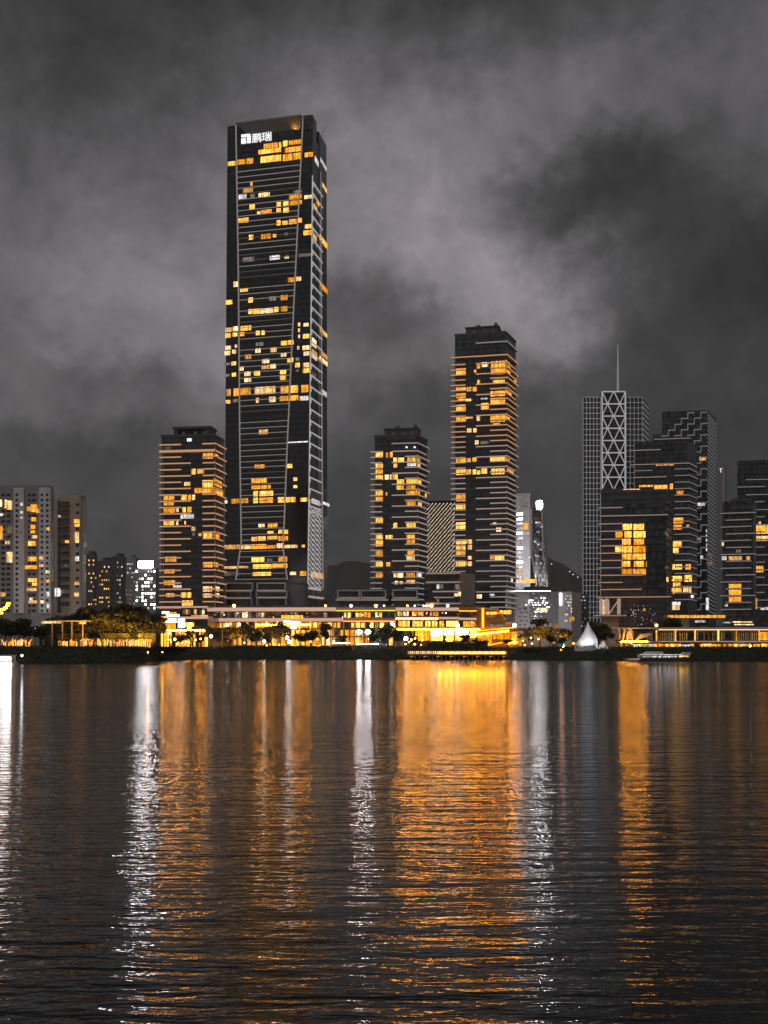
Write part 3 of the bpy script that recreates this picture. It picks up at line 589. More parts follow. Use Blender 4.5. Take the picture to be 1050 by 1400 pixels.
# curved balcony block
rt, fF, fS, H = block('apartment_tower', 'tall dark apartment block with rounded pale balcony bands behind the broad lit block', 'apartment tower', (868, 940, 953), (762, 755, 775), 602, 'black_glass')
mb = MB(); u0, u1, v0, v1 = fF.rect(895, 946, 597, 604); mb.fbox(fF, u0, u1, H, v1, -18, -1); mb.build('penthouse', 'dark_wall', rt)
mb = MB(); u0, u1, v0, v1 = fF.rect(893, 905, 591, 603); mb.fbox(fF, u0, u1, H, v1, -18, -6); mb.build('penthouse', 'dark_wall', rt)
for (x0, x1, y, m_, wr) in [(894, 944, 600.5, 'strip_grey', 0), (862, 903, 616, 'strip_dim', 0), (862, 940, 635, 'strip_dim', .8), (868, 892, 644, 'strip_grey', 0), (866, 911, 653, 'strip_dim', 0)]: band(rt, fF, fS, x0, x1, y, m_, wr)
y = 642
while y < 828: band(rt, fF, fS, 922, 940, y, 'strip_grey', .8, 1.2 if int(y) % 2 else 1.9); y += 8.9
capped(windows(fF, zoomed([(240,370,812,822),(365,438,790,800),(445,515,790,815),(528,545,782,812),(565,600,820,845),(455,550,676,686)], 780, 460, 3.889)+zoomed([(548,600,225,255),(548,592,262,288),(545,590,348,380),(545,575,385,412),(542,592,472,500),(610,640,472,500),(540,592,535,562),(605,645,530,565),(545,585,570,592),(538,590,598,628),(598,642,594,624,'p'),(540,585,672,690,'w'),(540,580,692,715,'p'),(640,655,636,652,'w'),(615,630,262,278,'p')], 780, 650, 3.889)), 'lit_window', None, rt)
# broad lit block in front
rt, fF, fS, H = block('apartment_block', 'broad dark block with a stack of large square orange windows near the white tent', 'apartment block', (822, 911, 918), (602, 596, 612), 671, 'dark_glass')
mb = MB(); mb.fbox(fF, -.4, fF.W+.4, H-.6, H+1, -1, .4); u0, u1 = fF.u(822, 672), fF.u(852, 672); mb.fbox(fF, u0, u1, H+1, H+2.2, -12, -2); mb.build('parapet', 'dark_wall', rt)
mb = MB(); u0, u1, v0, v1 = fF.rect(852, 908, 688, 705); mb.fbox(fF, u0, u1, v0, v1, .02, .7); mb.build('wall_panel', 'black_glass', rt)
mb = MB(); u0, u1, v0, v1 = fF.rect(884, 911, 706, 815); mb.fbox(fF, u0, u1, v0, v1, .02, .9); mb.build('wall_panel', 'shop_glass', rt)
for (x0, x1, y, m_) in [(820, 913, 705.5, 'strip_dim'), (818, 851, 695, 'strip_dim'), (818, 851, 717, 'strip_dim'), (820, 851, 727, 'strip_dim'), (818, 851, 738, 'strip_dim'), (820, 851, 747, 'strip_warm'), (818, 851, 757, 'strip_warm'), (820, 851, 767, 'strip_warm'), (818, 851, 777, 'strip_dim'), (820, 880, 787, 'strip_warm'), (818, 851, 797, 'strip_warm'), (820, 877, 806.5, 'strip_warm'), (815, 917, 817, 'strip_warm')]: band(rt, fF, fS, x0, x1, y, m_, 0, 1.6 if x1 != 917 else 3)
R2 = zoomed([(278,327,258,290),(332,390,258,290),(240,276,297,330),(288,326,297,330),(335,398,297,330),(275,320,337,368),(337,390,337,368),(238,270,375,410),(275,327,375,410),(332,400,375,410),(275,325,416,447),(330,398,416,447),(273,318,455,486),(337,390,455,486),(400,432,457,487),(273,328,497,528),(332,400,497,528)], 780, 650, 3.889)
capped(windows(fF, R2, -.2, .1)+windows(fS, zoomed([(508,520,535,565),(505,520,300,320,'d'),(505,520,485,498,'d')], 780, 650, 3.889)), 'lit_window', None, rt)
for y in range(690, 815, 10): mb = MB(); v = fS.v(914, y); mb.fbox(fS, 0, fS.W, v, v+.8, -.1, 1.0); mb.build('side_balcony', 'grey_wall', rt)
mb = MB(); u0, u1, v0, v1 = fF.rect(820.5, 833, 820, 840); mb.fbox(fF, u0, u1, v0, v1, .0, .5); mb.build('entrance_glow', 'window_pale', rt)
mb = MB()
for x in (821.5, 829.5, 846): u = fF.u(x, 830); mb.fbox(fF, u-.9, u+.9, v0, v1+.5, .5, 2.5)
mb.bar(fF.pt(fF.u(833, 838), v0+.5, 1.5), fF.pt(fF.u(845, 825), v1-.5, 1.5), .4); mb.build('entrance_frame', 'strip_dim', rt)  # frame itself emits so that it reads as brightly lit
mb = MB(); u0, u1, v0, v1 = fF.rect(812, 856, 841, 848); mb.fbox(fF, u0, u1, v1-1.0, v1, -2, 5, 0); mb.fbox(fF, u0, u1, v1-.5, v1-.2, 5, 5.1, 1); mb.fbox(fF, u0+4, u1-4, 0, v1-1, -2, 3, 0); mb.build('entrance_terrace', ['beige_wall', 'strip_dim'], rt)
random.seed(11)
capped(windows(fF, [(x, x+random.uniform(.7, 1.5), y, y+random.uniform(.7, 1.4), random.choice('wpd')) for x, y in [(random.uniform(862, 895), random.uniform(826, 858)) for _ in range(46)]]), 'sparkle_lamp', None, rt)
# slim grey slab, banded block, half-seen tower at the right
rt, fF, fS, H = block('slab_tower', 'slim pale grey slab between the zigzag tower and the right-hand blocks', 'tower', (979, 990, 993), (850, 848, 860), 635, 'grey_wall')
mb = MB(); u0, u1, v0, v1 = fF.rect(984, 987, 640.5, 641.3); mb.fbox(fF, u0, u1, v0, v1, .02, .3); u0, u1, v0, v1 = fF.rect(985.1, 985.9, 641, 646); mb.fbox(fF, u0, u1, v0, v1, .02, .3); mb.build('roof_sign', 'sign_white', rt)
mb = MB(); u = fF.u(991, 700); mb.fbox(fF, u-1.6, u, 2, H-2, .02, .8); mb.build('edge_fin', 'pale_cladding', rt)
rt, fF, fS, H = block('apartment_tower', 'mid-height dark block of grey bands with three stacked lit windows low down', 'apartment tower', (988, 1030, 1034), (645, 640, 650), 684, 'black_glass')
mb = MB(); u0, u1, v0, v1 = fF.rect(1001, 1026, 681, 685); mb.fbox(fF, u0, u1, H, v1, -12, -1.5); mb.build('roof_plant', 'dark_wall', rt)
y = 702; n = 0
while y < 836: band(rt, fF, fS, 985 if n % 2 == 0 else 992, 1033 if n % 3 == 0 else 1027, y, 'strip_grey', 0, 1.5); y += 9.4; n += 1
capped(windows(fF, zoomed([(840,912,430,457,'p'),(935,957,430,455,'p'),(805,830,430,450,'w'),(842,908,577,600),(842,908,608,638),(842,908,645,675),(880,905,395,410,'d'),(985,992,650,710,'p'),(820,835,685,697,'w'),(805,815,355,375,'p')], 780, 650, 3.889)), 'lit_window', None, rt)
rt, fF, fS, H = block('apartment_tower', 'dark tower of grey bands half cut off by the right edge of the photo', 'apartment tower', (1008, 1085, 1100), (740, 735, 760), 628, 'black_glass')
y = 656; n = 0
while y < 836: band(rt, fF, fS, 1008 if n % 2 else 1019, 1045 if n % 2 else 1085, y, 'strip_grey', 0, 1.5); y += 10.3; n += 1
capped(windows(fF, zoomed([(985,1060,265,310),(985,1060,322,348,'p'),(982,1025,482,515),(1000,1012,245,265),(1010,1060,700,715,'w')], 780, 650, 3.889)), 'lit_window', None, rt)

# ---------------------------------------------------------------- things behind the flats
rt, fF, fS, H = block('lattice_hall', 'low block wrapped in slanted strings of warm lights between two apartment towers', 'building', (578, 632, 640), (780, 776, 800), 684, 'black_glass')
for j in range(-9, 34):
    v = j*2.9*1.04+6; mb = MB(); u = 0; a = fF.W; sl = 1.15
    p0 = (0, v-8); p1 = (a, v-8+a*sl)
    # clip the string to the facade
    lo, hi = 22, H-2
    t0 = max(0, (lo-p0[1])/(p1[1]-p0[1])); t1 = min(1, (hi-p0[1])/(p1[1]-p0[1]))
    if t1 <= t0+.05: continue
    q = lambda t_: fF.pt(p0[0]+(p1[0]-p0[0])*t_, p0[1]+(p1[1]-p0[1])*t_, .4)
    mb.bar(q(t0), q(t1), .22)
    m_ = int((t1-t0)*9)
    for i in range(m_+1): mb.ball(q(t0+(t1-t0)*i/max(1, m_)), .42, None, 5, 3)
    mb.build('light_string', 'diag_light', rt)
# pale tower with flared glass wing and glaring sign
rt, fF, fS, H = block('office_tower', 'pale lit tower with a flared glass wing and a glaring white roof sign', 'office tower', (704, 725, 727), (905, 900, 930), 674, 'white_cladding')
mb = MB(); q = lambda x, y, d: (X(x, d), d, Z(y, d))
b_ = [q(733, 812, 895), q(750, 812, 890), q(752, 812, 925), q(726, 812, 925)]; t_ = [q(726, 694, 897), q(741, 694, 895), q(743, 694, 925), q(726, 694, 925)]
mb.hexa(b_, t_, 0, [(0, 0), (12, 0), (30, 0), (40, 0)], [(0, 70), (12, 70), (30, 70), (40, 70)]); mb.build('glass_wing', 'pale_glass', rt)
mb = MB(); mb.bar(q(726, 695, 894), q(726.5, 755, 894), .5); mb.bar(q(726.5, 755, 894), q(734, 806, 890), .5); mb.build('wing_edge', 'line_glow', rt)
mb = MB(); mb.bar(q(741, 695, 893), q(742, 755, 892), .35); mb.bar(q(742, 755, 892), q(749, 806, 888), .35); mb.build('wing_edge', 'line_glow', rt)
mb = MB(); d = 893; mb.box(X(735, d), X(741, d), d-.6, d+.3, Z(694.5, d), Z(686.5, d)); mb.build('roof_sign', 'flood', rt)
mb = MB(); mb.box(X(733, d), X(742, d), d+.35, d+3, Z(697, d), Z(684.3, d)); mb.build('sign_box', 'white_cladding', rt)
lst = [(712+3*(i % 2)*0, 722, 676.5+3.6*i, 678+3.6*i, 'd') for i in range(6)] + [(706.5, 714.5, 701+6.6*i, 704.5+6.6*i, random.choice('dwwBp')) for i in range(15)] + [(716, 722, 715, 724, 'b'), (711, 724, 727, 731, 'w'), (722, 726, 760, 763, 'w'), (712, 732, 792, 797, 'b'), (711, 716, 787, 791, 'p')]
capped(windows(fF, lst), 'lit_window', None, rt)
mb = MB(); d = 889
for (x, y) in ((732, 714), (736, 714), (739, 720), (734, 727), (730, 740), (735, 744), (738, 751), (731, 759), (734, 760), (738, 770)): mb = MB(); mb.box(X(x, d), X(x+3, d), d, d+.3, Z(y+1.2, d), Z(y-.6, d)); mb.build('wing_light', 'window_white', rt)
# white box with speckled lights
rt, fF, fS, H = block('exhibition_hall', 'boxy pale building speckled with white lights beside the second tallest tower', 'building', (702, 782, 795), (700, 700, 720), 809, 'white_cladding')
mb = MB(); mb.fbox(fF, -1, fF.W*.63, H-.2, H+1.0, -3, 1.2, 0); mb.fbox(fF, 0, fF.W*.63, H+.1, H+.6, 1.2, 1.3, 1); mb.fbox(fF, 8, fF.W*.82, H+1, H+3.2, -12, -1, 0); mb.build('roof_slab', ['dark_wall', 'strip_white'], rt)
mb = MB(); u0, u1, v0, v1 = fF.rect(755, 762, 812, 850); mb.fbox(fF, u0-.5, u1+.5, 0, H, .01, .5); mb.build('wall_pier', 'grey_wall', rt)
mb = MB(); u0, u1, v0, v1 = fF.rect(724, 755, 810.5, 852); mb.fbox(fF, u0, u1, v0, v1, .01, .05); mb.build('perforated_panel', 'grey_wall', rt)
random.seed(5); lst = []
for i in range(19):
    for j in range(13):
        x = 714+i*2.1+(j % 2); y = 811+j*3.1; c = abs(i-9.5)/9.5+abs(j-5)/9
        if random.random() < (.80-c*.45): lst.append((x, x+random.uniform(.8, 1.7), y, y+random.uniform(.7, 1.4), random.choice('BBwwd') if c < 1.0 else 'd'))
for i in range(5):
    for j in range(9): lst.append((773+i*1.9, 774+i*1.9, 814+j*4.2, 816.2+j*4.2, random.choice('wdd')))
lst += [(765.5, 768, 811, 828, 'B'), (735, 748, 831, 837, 'p')]
capped(windows(fF, lst, .0, .35), 'lit_window', None, rt)
mb = MB(); u0, u1, v0, v1 = fF.rect(709, 724, 836, 862)
for i in range(9):
    for j in range(2): mb.fbox(fF, u0+j*3.4+(i % 2), u0+j*3.4+1.5+(i % 2), 4+i*2.6, 4.7+i*2.6, .0, .12)
struct(mb.build('wall_slot', 'dark_metal', rt), 'stuff')
rt, fF, fS, H = block('low_building', 'small dark lit annex left of the gridded office tower', 'building', (783, 800, 804), (820, 818, 830), 812, 'dark_glass')
capped(windows(fF, [(x, x+1.2, y, y+1.8, random.choice('wdd')) for x in range(785, 800, 2) for y in range(815, 858, 5) if random.random() < .55]), 'lit_window', None, rt)

# ---------------------------------------------------------------- left-hand housing
def housing(name, label, px, D, ytop, mat, cols, strips, lits, group=None, fl=7.2):
    rt, fF, fS, H = block(name, label, 'apartment block', px, D, ytop, mat, GZ, group)
    for (x0, x1, m_) in strips:
        mb = MB(); u0, u1, v0, v1 = fF.rect(x0, x1, ytop+3, 838); mb.fbox(fF, u0, u1, v0, H+.6, .02, 1.2); mb.build('stair_tower', m_, rt)
    dark = []
    for (x0, x1, d) in cols:
        y = ytop+7
        while y < 836: dark.append((fF, *fF.rect(x0, x1, y, y+3.6), d-.3, d+.06, 'dark_metal')); y += fl
    capped(dark, 'window', 'dark_metal', rt)
    capped(windows(fF, lits, -.2, 1.36), 'lit_window', None, rt)
    mb = MB(); mb.fbox(fF, 3, fF.W-3, H, H+2.5, -10, -3); mb.build('roof_plant', mat, rt)
    return rt, fF, fS, H
la = zoomed([(5,18,160,205,'p'),(50,78,165,225,'p'),(35,48,160,215,'p'),(0,20,250,265,'w'),(52,80,330,380,'d'),(0,15,330,420),(40,62,430,450,'p'),(50,80,500,570,'p'),(140,155,180,200,'w'),(140,155,235,250,'w'),(140,155,270,285,'w'),(205,240,190,240),(243,262,218,248,'p'),(180,200,205,235,'p'),(210,232,275,300),(205,235,325,350),(205,235,360,378),(215,240,392,412,'p'),(190,235,430,460),(190,237,532,560),(170,240,588,612),(190,240,672,695),(180,240,735,755,'p'),(215,240,700,720),(190,240,815,835,'p'),(120,150,365,378,'d'),(262,290,530,550,'p'),(262,290,580,598,'p'),(305,328,340,360,'p'),(305,328,620,640,'p'),(305,328,680,700),(310,330,760,790,'w'),(310,330,840,862,'w'),(270,290,815,835,'p'),(10,35,765,790,'p'),(0,20,395,410,'w'),(200,215,800,815,'w')], 0, 650, 4.773)
housing('apartment_block', 'pale apartment slab with white stair towers at the left edge of the skyline', (-45, 70.5, 74), (655, 650, 665), 668, 'grey_wall',
    [(22.5, 26, 1.2), (29, 31.5, 0), (57, 60, 1.2), (64, 67.5, 1.2), (2, 7, 0), (9, 14, 0), (38.5, 42, 0), (44, 49, 0), (-20, -14, 0), (-10, -4, 0)], [(19.5, 33.5, 'white_cladding'), (54.5, 70, 'white_cladding'), (-30, -24, 'white_cladding')], la)
lb = zoomed([(78,100,365,400,'w'),(75,100,500,555,'w'),(490,525,288,312),(495,525,318,335),(495,515,370,440,'p'),(497,520,530,560,'w'),(432,446,425,442),(495,520,695,715,'p'),(492,515,765,790,'p'),(385,395,260,275,'w'),(365,395,735,790,'w'),(430,436,580,595,'d')], 0, 650, 4.773)
rt, fF, fS, H = housing('apartment_block', 'narrow beige apartment block with a column of balconies, second from the left', (72, 112, 118), (705, 700, 715), 681, 'beige_wall',
    [(104, 109, 0), (79, 82.5, 0)], [(109.2, 112, 'concrete')], lb, None, 11.2)
y = 686
while y < 834: mb = MB(); u0, u1, v0, v1 = fF.rect(84, 95, y, y+5.2); mb.fbox(fF, u0, u1, v0, v1, -.2, .05, 0); mb.fbox(fF, u0-.2, u1+.2, v0-.4, v0+1.3, .05, 1.5, 1); mb.build('balcony', ['dark_metal', 'dark_wall'], rt); y += 11.4
mb = MB(); u0, u1, v0, v1 = fF.rect(78.5, 83.5, 690, 838); mb.fbox(fF, u0, u1, v0, H-1, -.2, .03); mb.build('recess_strip', 'dark_wall', rt)  # flat dark strip in place of a real recess
random.seed(3)
for lab, px, D, yt, mat, xs_, kinds, pr in (
    ('narrow dark block just right of the beige apartment block', (114, 129, 133), (905, 900, 910), 757, 'dark_wall', (121, 132), 'bp', .45),
    ('low dark flat-roofed block with a few orange windows left of the white lit block', (132, 152, 154), (855, 850, 860), 766, 'dark_wall', (136, 152), 'bp', .4),
    ('taller dark block with pale side windows beside the white lit block', (152, 168, 172), (905, 900, 910), 760, 'dark_wall', (160, 170), 'wd', .35),
    ('grey block with scattered white windows behind the white signboard block', (168, 186, 190), (955, 950, 960), 762, 'grey_wall', (168, 186), 'wd', .4)):
    rt, fF, fS, H = block('apartment_block', lab, 'apartment block', px, D, yt, mat)
    lst = [(x, x+1.6, y, y+2.2, random.choice(kinds)) for x in range(int(xs_[0]), int(xs_[1])-1, 3) for y in range(yt+8, 832, 6) if random.random() < pr]
    capped(windows(fF, lst), 'lit_window', None, rt)
    mb = MB(); mb.fbox(fF, fF.W*.3, fF.W*.6, H, H+2.5, -8, -2); mb.build('roof_plant', mat, rt)
rt, fF, fS, H = block('apartment_block', 'grey block full of white windows under a bright white rooftop signboard', 'apartment block', (184, 213, 217), (805, 800, 812), 776, 'grey_wall')
mb = MB(); u0, u1, v0, v1 = fF.rect(189.5, 208.5, 767.5, 775.3); mb.fbox(fF, u0, u1, v0, v1, -.3, .4); mb.build('roof_sign', 'sign_bright', rt)
mb = MB(); mb.fbox(fF, u0-.4, u1+.4, H, v1+.4, -2.5, -.35); mb.build('sign_box', 'white_cladding', rt)
capped(windows(fF, [(x, x+2, y, y+2.6, random.choice('BBBwd')) for x in range(186, 212, 4) for y in range(780, 834, 5) if random.random() < .62]), 'lit_window', None, rt)

# ---------------------------------------------------------------- waterfront podium
def flat_face(x0, x1, D, dD=0): 
    return Fc((X(x0, D+dD), D+dD, GZ), (X(x1, D), D, GZ))
def deck(root, fc, x0, x1, y0, y1, proj, strip, slab='pale_cladding', name='roof_slab', lip=.35):
    """projecting slab with a lit lip under its edge, or a whole fascia that emits"""
    mb = MB(); u0, u1, v0, v1 = fc.rect(x0, x1, y0, y1)
    mb.fbox(fc, u0, u1, v0, v1, -6, proj, 0)
    if strip == 'strip_warm': strip = 'fascia_glow'; lip = (v1-v0)*.9  # whole fascia emits in place of light falling on the slab
    if strip: mb.fbox(fc, u0, u1, v0-lip*.1, v0+lip, proj-.06, proj+.10, 1)
    return mb.build(name, [slab, strip] if strip else slab, root)
random.seed(21)
def shops(fc, x0, x1, y0, y1, n, kinds, fill=.8, d=.08, frame=.15):
    out = []; w = (x1-x0)/n
    for i in range(n):
        if random.random() > fill: continue
        a = x0+w*i+w*.06; b = a+w*(.6+.3*random.random())
        u0, u1, v0, v1 = fc.rect(a, b, y0+random.uniform(0, .8), y1); out.append((fc, u0, u1, v0, v1, -.3, d, random.choice(kinds)))
    return out

# long mall under the towers
fc = flat_face(268, 545, 560, 6); rt = thing('podium_mall', 'long low mall with pale roof slabs below the tallest skyscraper', 'shopping mall', tuple(fc.A))
mb = MB(); mb.fbox(fc, 0, fc.W, 0, fc.rect(268, 545, 832, 834)[2], -30, 0); mb.build('facade', 'shop_glass', rt)
deck(rt, fc, 285, 460, 830.5, 835.5, 3.0, 'strip_warm'); deck(rt, fc, 460, 546, 830.5, 835.5, 3.0, 'strip_orange')
deck(rt, fc, 255, 470, 845, 849.5, 2.4, 'strip_warm', name='terrace_slab'); deck(rt, fc, 470, 546, 845, 850, 2.4, 'strip_orange', name='terrace_slab')
w_ = shops(fc, 286, 345, 836.5, 844.5, 12, ['window_pale', 'window_dim', 'window_white', 'window_dim'], .75)+shops(fc, 350, 520, 837, 844, 26, ['window_dim', 'window_dim', 'window_pale'], .22)+shops(fc, 470, 545, 837, 844, 14, ['shop_orange', 'window_pale', 'window_warm'], .6)
w_ += shops(fc, 272, 345, 851, 858, 16, ['shop_orange', 'window_pale', 'window_warm'], .8)+shops(fc, 350, 545, 851, 858, 30, ['shop_orange', 'shop_yellow', 'window_warm'], .75)+shops(fc, 278, 545, 861, 882, 40, ['shop_orange', 'window_warm', 'window_pale', 'window_warm'], .6)
capped(w_, 'shop_window', None, rt)
for x in range(275, 545, 15): mb = MB(); u = fc.u(x, 850); mb.fbox(fc, u-.3, u+.3, 0, fc.rect(x, x+1, 845, 850)[2], 1.2, 1.8); mb.build('column', 'pale_cladding', rt)
mb = MB(); u0, u1, v0, v1 = fc.rect(386, 415, 841.5, 846); mb.fbox(fc, u0, u1, v0, v1, 2.4, 3.2); mb.build('shop_sign', 'shop_orange', rt)
mb = MB(); u0, u1, v0, v1 = fc.rect(352, 425, 854, 855); mb.fbox(fc, u0, u1, v0, v1, 2.0, 2.6); mb.build('shop_glow_strip', 'strip_hot', rt)
for (x, y, a) in ((398, 851, 5), (402, 858, 3.5), (393, 850, 4), (407, 851, 3)): mb = MB(); u, v = fc.hit(x, y); mb.fbox(fc, u-a*.4, u+a*.4, v-.6, v+.6, 2.2, 2.5); mb.build('shop_sign', 'strip_white', rt)
mb = MB(); mb.fbox(fc, 0, fc.W, 5.2, 5.9, 0, .7); mb.build('awning', 'orange_wall', rt)

random.seed(52)
sl = []
for i in range(70):
    x, y = random.uniform(272, 543), random.choice([random.uniform(837, 844), random.uniform(851, 857), random.uniform(862, 880)]); a = random.uniform(.5, 1.6); sl.append((fc, *fc.rect(x, x+a, y, y+random.uniform(.5, 1.1)), 1.0, 1.3, random.choice(['strip_white', 'shop_white', 'shop_orange', 'strip_orange', 'window_pale', 'strip_glow'])))
capped(sl, 'shop_light', None, rt)
for x in [272+i*6.1 for i in range(45)]: mb = MB(); u0, u1, v0, v1 = fc.rect(x, x+.35, 836, 845); mb.fbox(fc, u0, u1, v0, v1, .1, .35); mb.build('mullion', 'dark_metal', rt)
# small shops under the squat tower
fc = flat_face(215, 284, 545, 4); rt = thing('shop_pavilion', 'jumble of orange and white lit shopfronts at the foot of the squat tower', 'shops', tuple(fc.A))
mb = MB(); mb.fbox(fc, 0, fc.W, 0, fc.rect(215, 284, 834, 836)[2], -20, 0); mb.build('facade', 'shop_glass', rt)
deck(rt, fc, 216, 286, 829, 831, 2.0, 'strip_warm'); deck(rt, fc, 232, 286, 843, 846, 1.6, 'strip_warm', name='terrace_slab')
mb = MB(); u0, u1, v0, v1 = fc.rect(218, 284, 861, 862.6); mb.fbox(fc, u0, u1, v0, v1, .3, .9); mb.build('shop_glow_strip', 'strip_hot', rt)  # added strip, there to throw an orange column on the water
for (x0, x1, y0, y1, m_) in ((222, 231, 836, 839, 'strip_white'), (228, 245, 840, 843.5, 'strip_white'), (230, 241, 845.5, 847.5, 'strip_white'), (233, 241, 837, 843, 'shop_orange'), (218, 229, 842.5, 845, 'shop_orange'), (219, 226, 848, 852, 'shop_orange'), (227, 242, 849, 851, 'strip_white'), (244, 252.5, 846, 858, 'strip_white'), (227, 240, 852, 860, 'shop_orange'), (254, 265, 851, 857, 'shop_yellow'), (256, 262, 856, 861, 'window_pale'), (262, 284, 841, 844, 'window_pale')):
    mb = MB(); u0, u1, v0, v1 = fc.rect(x0, x1, y0, y1); mb.fbox(fc, u0, u1, v0, v1, .05, .5); mb.build('shop_sign' if m_ == 'strip_white' else 'shop_window', m_, rt)
capped(shops(fc, 220, 284, 862, 884, 16, ['shop_orange', 'window_warm', 'shop_yellow'], .65)+shops(fc, 250, 284, 833, 840, 9, ['window_dim', 'window_pale'], .5), 'shop_window', None, rt)

# orange arcade in the middle
fc = flat_face(541, 652, 535); rt = thing('shopping_arcade', 'brightest orange two-storey arcade with glowing shop windows behind the boardwalk', 'shopping arcade', tuple(fc.A))
mb = MB(); mb.fbox(fc, 0, fc.W, 0, fc.rect(541, 652, 830, 832)[2], -26, 0); mb.build('facade', 'shop_glass', rt)
deck(rt, fc, 541, 627, 830.5, 835, 2.6, 'strip_warm'); deck(rt, fc, 627, 651, 830, 836, 3.0, 'strip_orange', 'orange_wall')
deck(rt, fc, 541, 598, 842, 846.5, 2.2, 'strip_hot', 'orange_wall', 'terrace_slab'); deck(rt, fc, 598, 628, 843.5, 846.5, 2.2, 'strip_warm', name='terrace_slab'); deck(rt, fc, 627, 651, 844.5, 847.5, 2.4, 'strip_warm', name='terrace_slab')
deck(rt, fc, 543, 600, 857, 861, 3.0, 'strip_hot', 'orange_wall', 'terrace_slab', .5); deck(rt, fc, 600.1, 655, 857, 861, 3.0, 'strip_hot', 'orange_wall', 'terrace_slab', .5)
mb = MB(); u0, u1, v0, v1 = fc.rect(598, 655, 867.3, 868.1); mb.fbox(fc, u0, u1, v0, v1, .4, .9); mb.build('shop_glow_strip', 'strip_hot', rt)  # added strip feeding the orange column on the water
for (a, b) in ((544.5, 560), (564, 578), (581, 588.5), (590, 598), (600.5, 607), (610, 627)):
    mb = MB(); u0, u1, v0, v1 = fc.rect(a, b, 849, 856.5); mb.fbox(fc, u0, u1, v0, v1, -.3, .1); w = mb.build('shop_window', 'shop_yellow', rt)
    mb = MB(); n = max(2, int((u1-u0)/1.6))
    for i in range(n+1): uu = u0+(u1-u0)*i/n; mb.fbox(fc, uu-.11, uu+.11, v0, v1, .1, .25)
    mb.build('mullion', 'dark_metal', w)
capped(shops(fc, 630, 650, 849, 857, 6, ['shop_orange', 'window_warm'], .8)+shops(fc, 543, 600, 836, 842, 14, ['shop_orange', 'window_warm', 'window_pale'], .6)+[(fc, *fc.rect(x0, x1, y0, y1), .0, .1, m_) for x0, x1, y0, y1, m_ in
   ((568, 587, 862.5, 876, 'shop_orange'), (588.5, 600, 862, 870, 'shop_white'), (588.5, 605, 870.5, 876, 'shop_blaze'), (610, 620, 869, 877, 'shop_blaze'), (601, 640, 862, 867, 'shop_white'), (643, 652, 862, 872, 'shop_blaze'), (622, 640, 868, 876, 'shop_blaze'))], 'shop_window', None, rt)
for x in (564, 588, 606, 621, 641): mb = MB(); u = fc.u(x, 870); mb.fbox(fc, u-.35, u+.35, 0, fc.rect(x, x+1, 858, 861)[2], 1.6, 2.3); mb.build('column', 'orange_wall', rt)
mb = MB(); u = fc.u(625, 850); mb.fbox(fc, u-.7, u+.7, fc.rect(620, 630, 857, 863)[2], fc.rect(620, 630, 853, 858)[3], 3.2, 4.2); mb.build('shop_sign', 'strip_white', rt)

sl = []
for i in range(40):
    x, y = random.uniform(544, 650), random.choice([random.uniform(837, 842), random.uniform(850, 856), random.uniform(862, 876)]); a = random.uniform(.5, 1.5); sl.append((fc, *fc.rect(x, x+a, y, y+random.uniform(.5, 1.2)), .9, 1.2, random.choice(['strip_white', 'shop_white', 'dark_wall', 'dark_wall', 'orange_wall', 'shop_yellow'])))
capped(sl, 'shop_fitting', None, rt)
# stepped wing right of it
fc = flat_face(650, 707, 540); rt = thing('terraced_wing', 'sloping terraced shop wing with an orange lit end wall', 'building', tuple(fc.A))
mb = MB(); b_ = [(650, 889), (707, 889), (707, 851), (697, 851), (690, 846), (686, 840), (680, 832), (650, 830)]
pts = [fc.hit(*q) for q in b_]
mb.face([fc.pt(u, v, 0) for u, v in pts]); mb.face([fc.pt(u, v, -22) for u, v in pts[::-1]])
for i in range(len(pts)): j = (i+1) % len(pts); mb.face([fc.pt(*pts[i], 0), fc.pt(*pts[i], -22), fc.pt(*pts[j], -22), fc.pt(*pts[j], 0)])
mb.build('facade', 'dark_wall', rt)
mb = MB(); u0, u1, v0, v1 = fc.rect(651.5, 662, 831, 860); mb.fbox(fc, u0, u1, v0, v1, .05, .8); mb.build('end_wall', 'orange_wall', rt)
mb = MB(); u0, u1, v0, v1 = fc.rect(658.5, 661.5, 831, 859); mb.fbox(fc, u0, u1, v0, v1, .8, 1.2); mb.build('wall_light', 'strip_orange', rt)
capped([(fc, *fc.rect(x0, x1, y0, y1), .0, .3, m_) for x0, x1, y0, y1, m_ in ((664, 680, 836.5, 840, 'shop_orange'), (682, 699, 834.5, 839.5, 'shop_orange'), (668, 690, 853.5, 856, 'window_dim'), (664, 676, 840.5, 844, 'window_dim'), (652, 705, 862, 866, 'shop_orange'), (653, 672, 868, 882, 'shop_orange'), (674, 700, 866.5, 874, 'shop_orange'), (684, 706, 858, 861, 'window_warm'))], 'shop_window', None, rt)
def sloped(p, q, wd, th, d0, d1, name, mats):
    mb = MB(); (ua, va), (ub, vb) = fc.hit(*p), fc.hit(*q)
    mb.hexa([fc.pt(ua, va-th, d1), fc.pt(ub, vb-th, d1), fc.pt(ub, vb-th, d0), fc.pt(ua, va-th, d0)], [fc.pt(ua, va, d1), fc.pt(ub, vb, d1), fc.pt(ub, vb, d0), fc.pt(ua, va, d0)])
    return mb.build(name, mats, rt)
sloped((650, 830), (681, 832), 0, 1.0, -4, 1.2, 'roof_slab', 'pale_cladding'); sloped((680, 832), (692, 846), 0, 1.0, -4, 1.0, 'roof_slab', 'pale_cladding'); sloped((691, 850), (708, 851), 0, .9, -4, 1.0, 'roof_slab', 'pale_cladding')
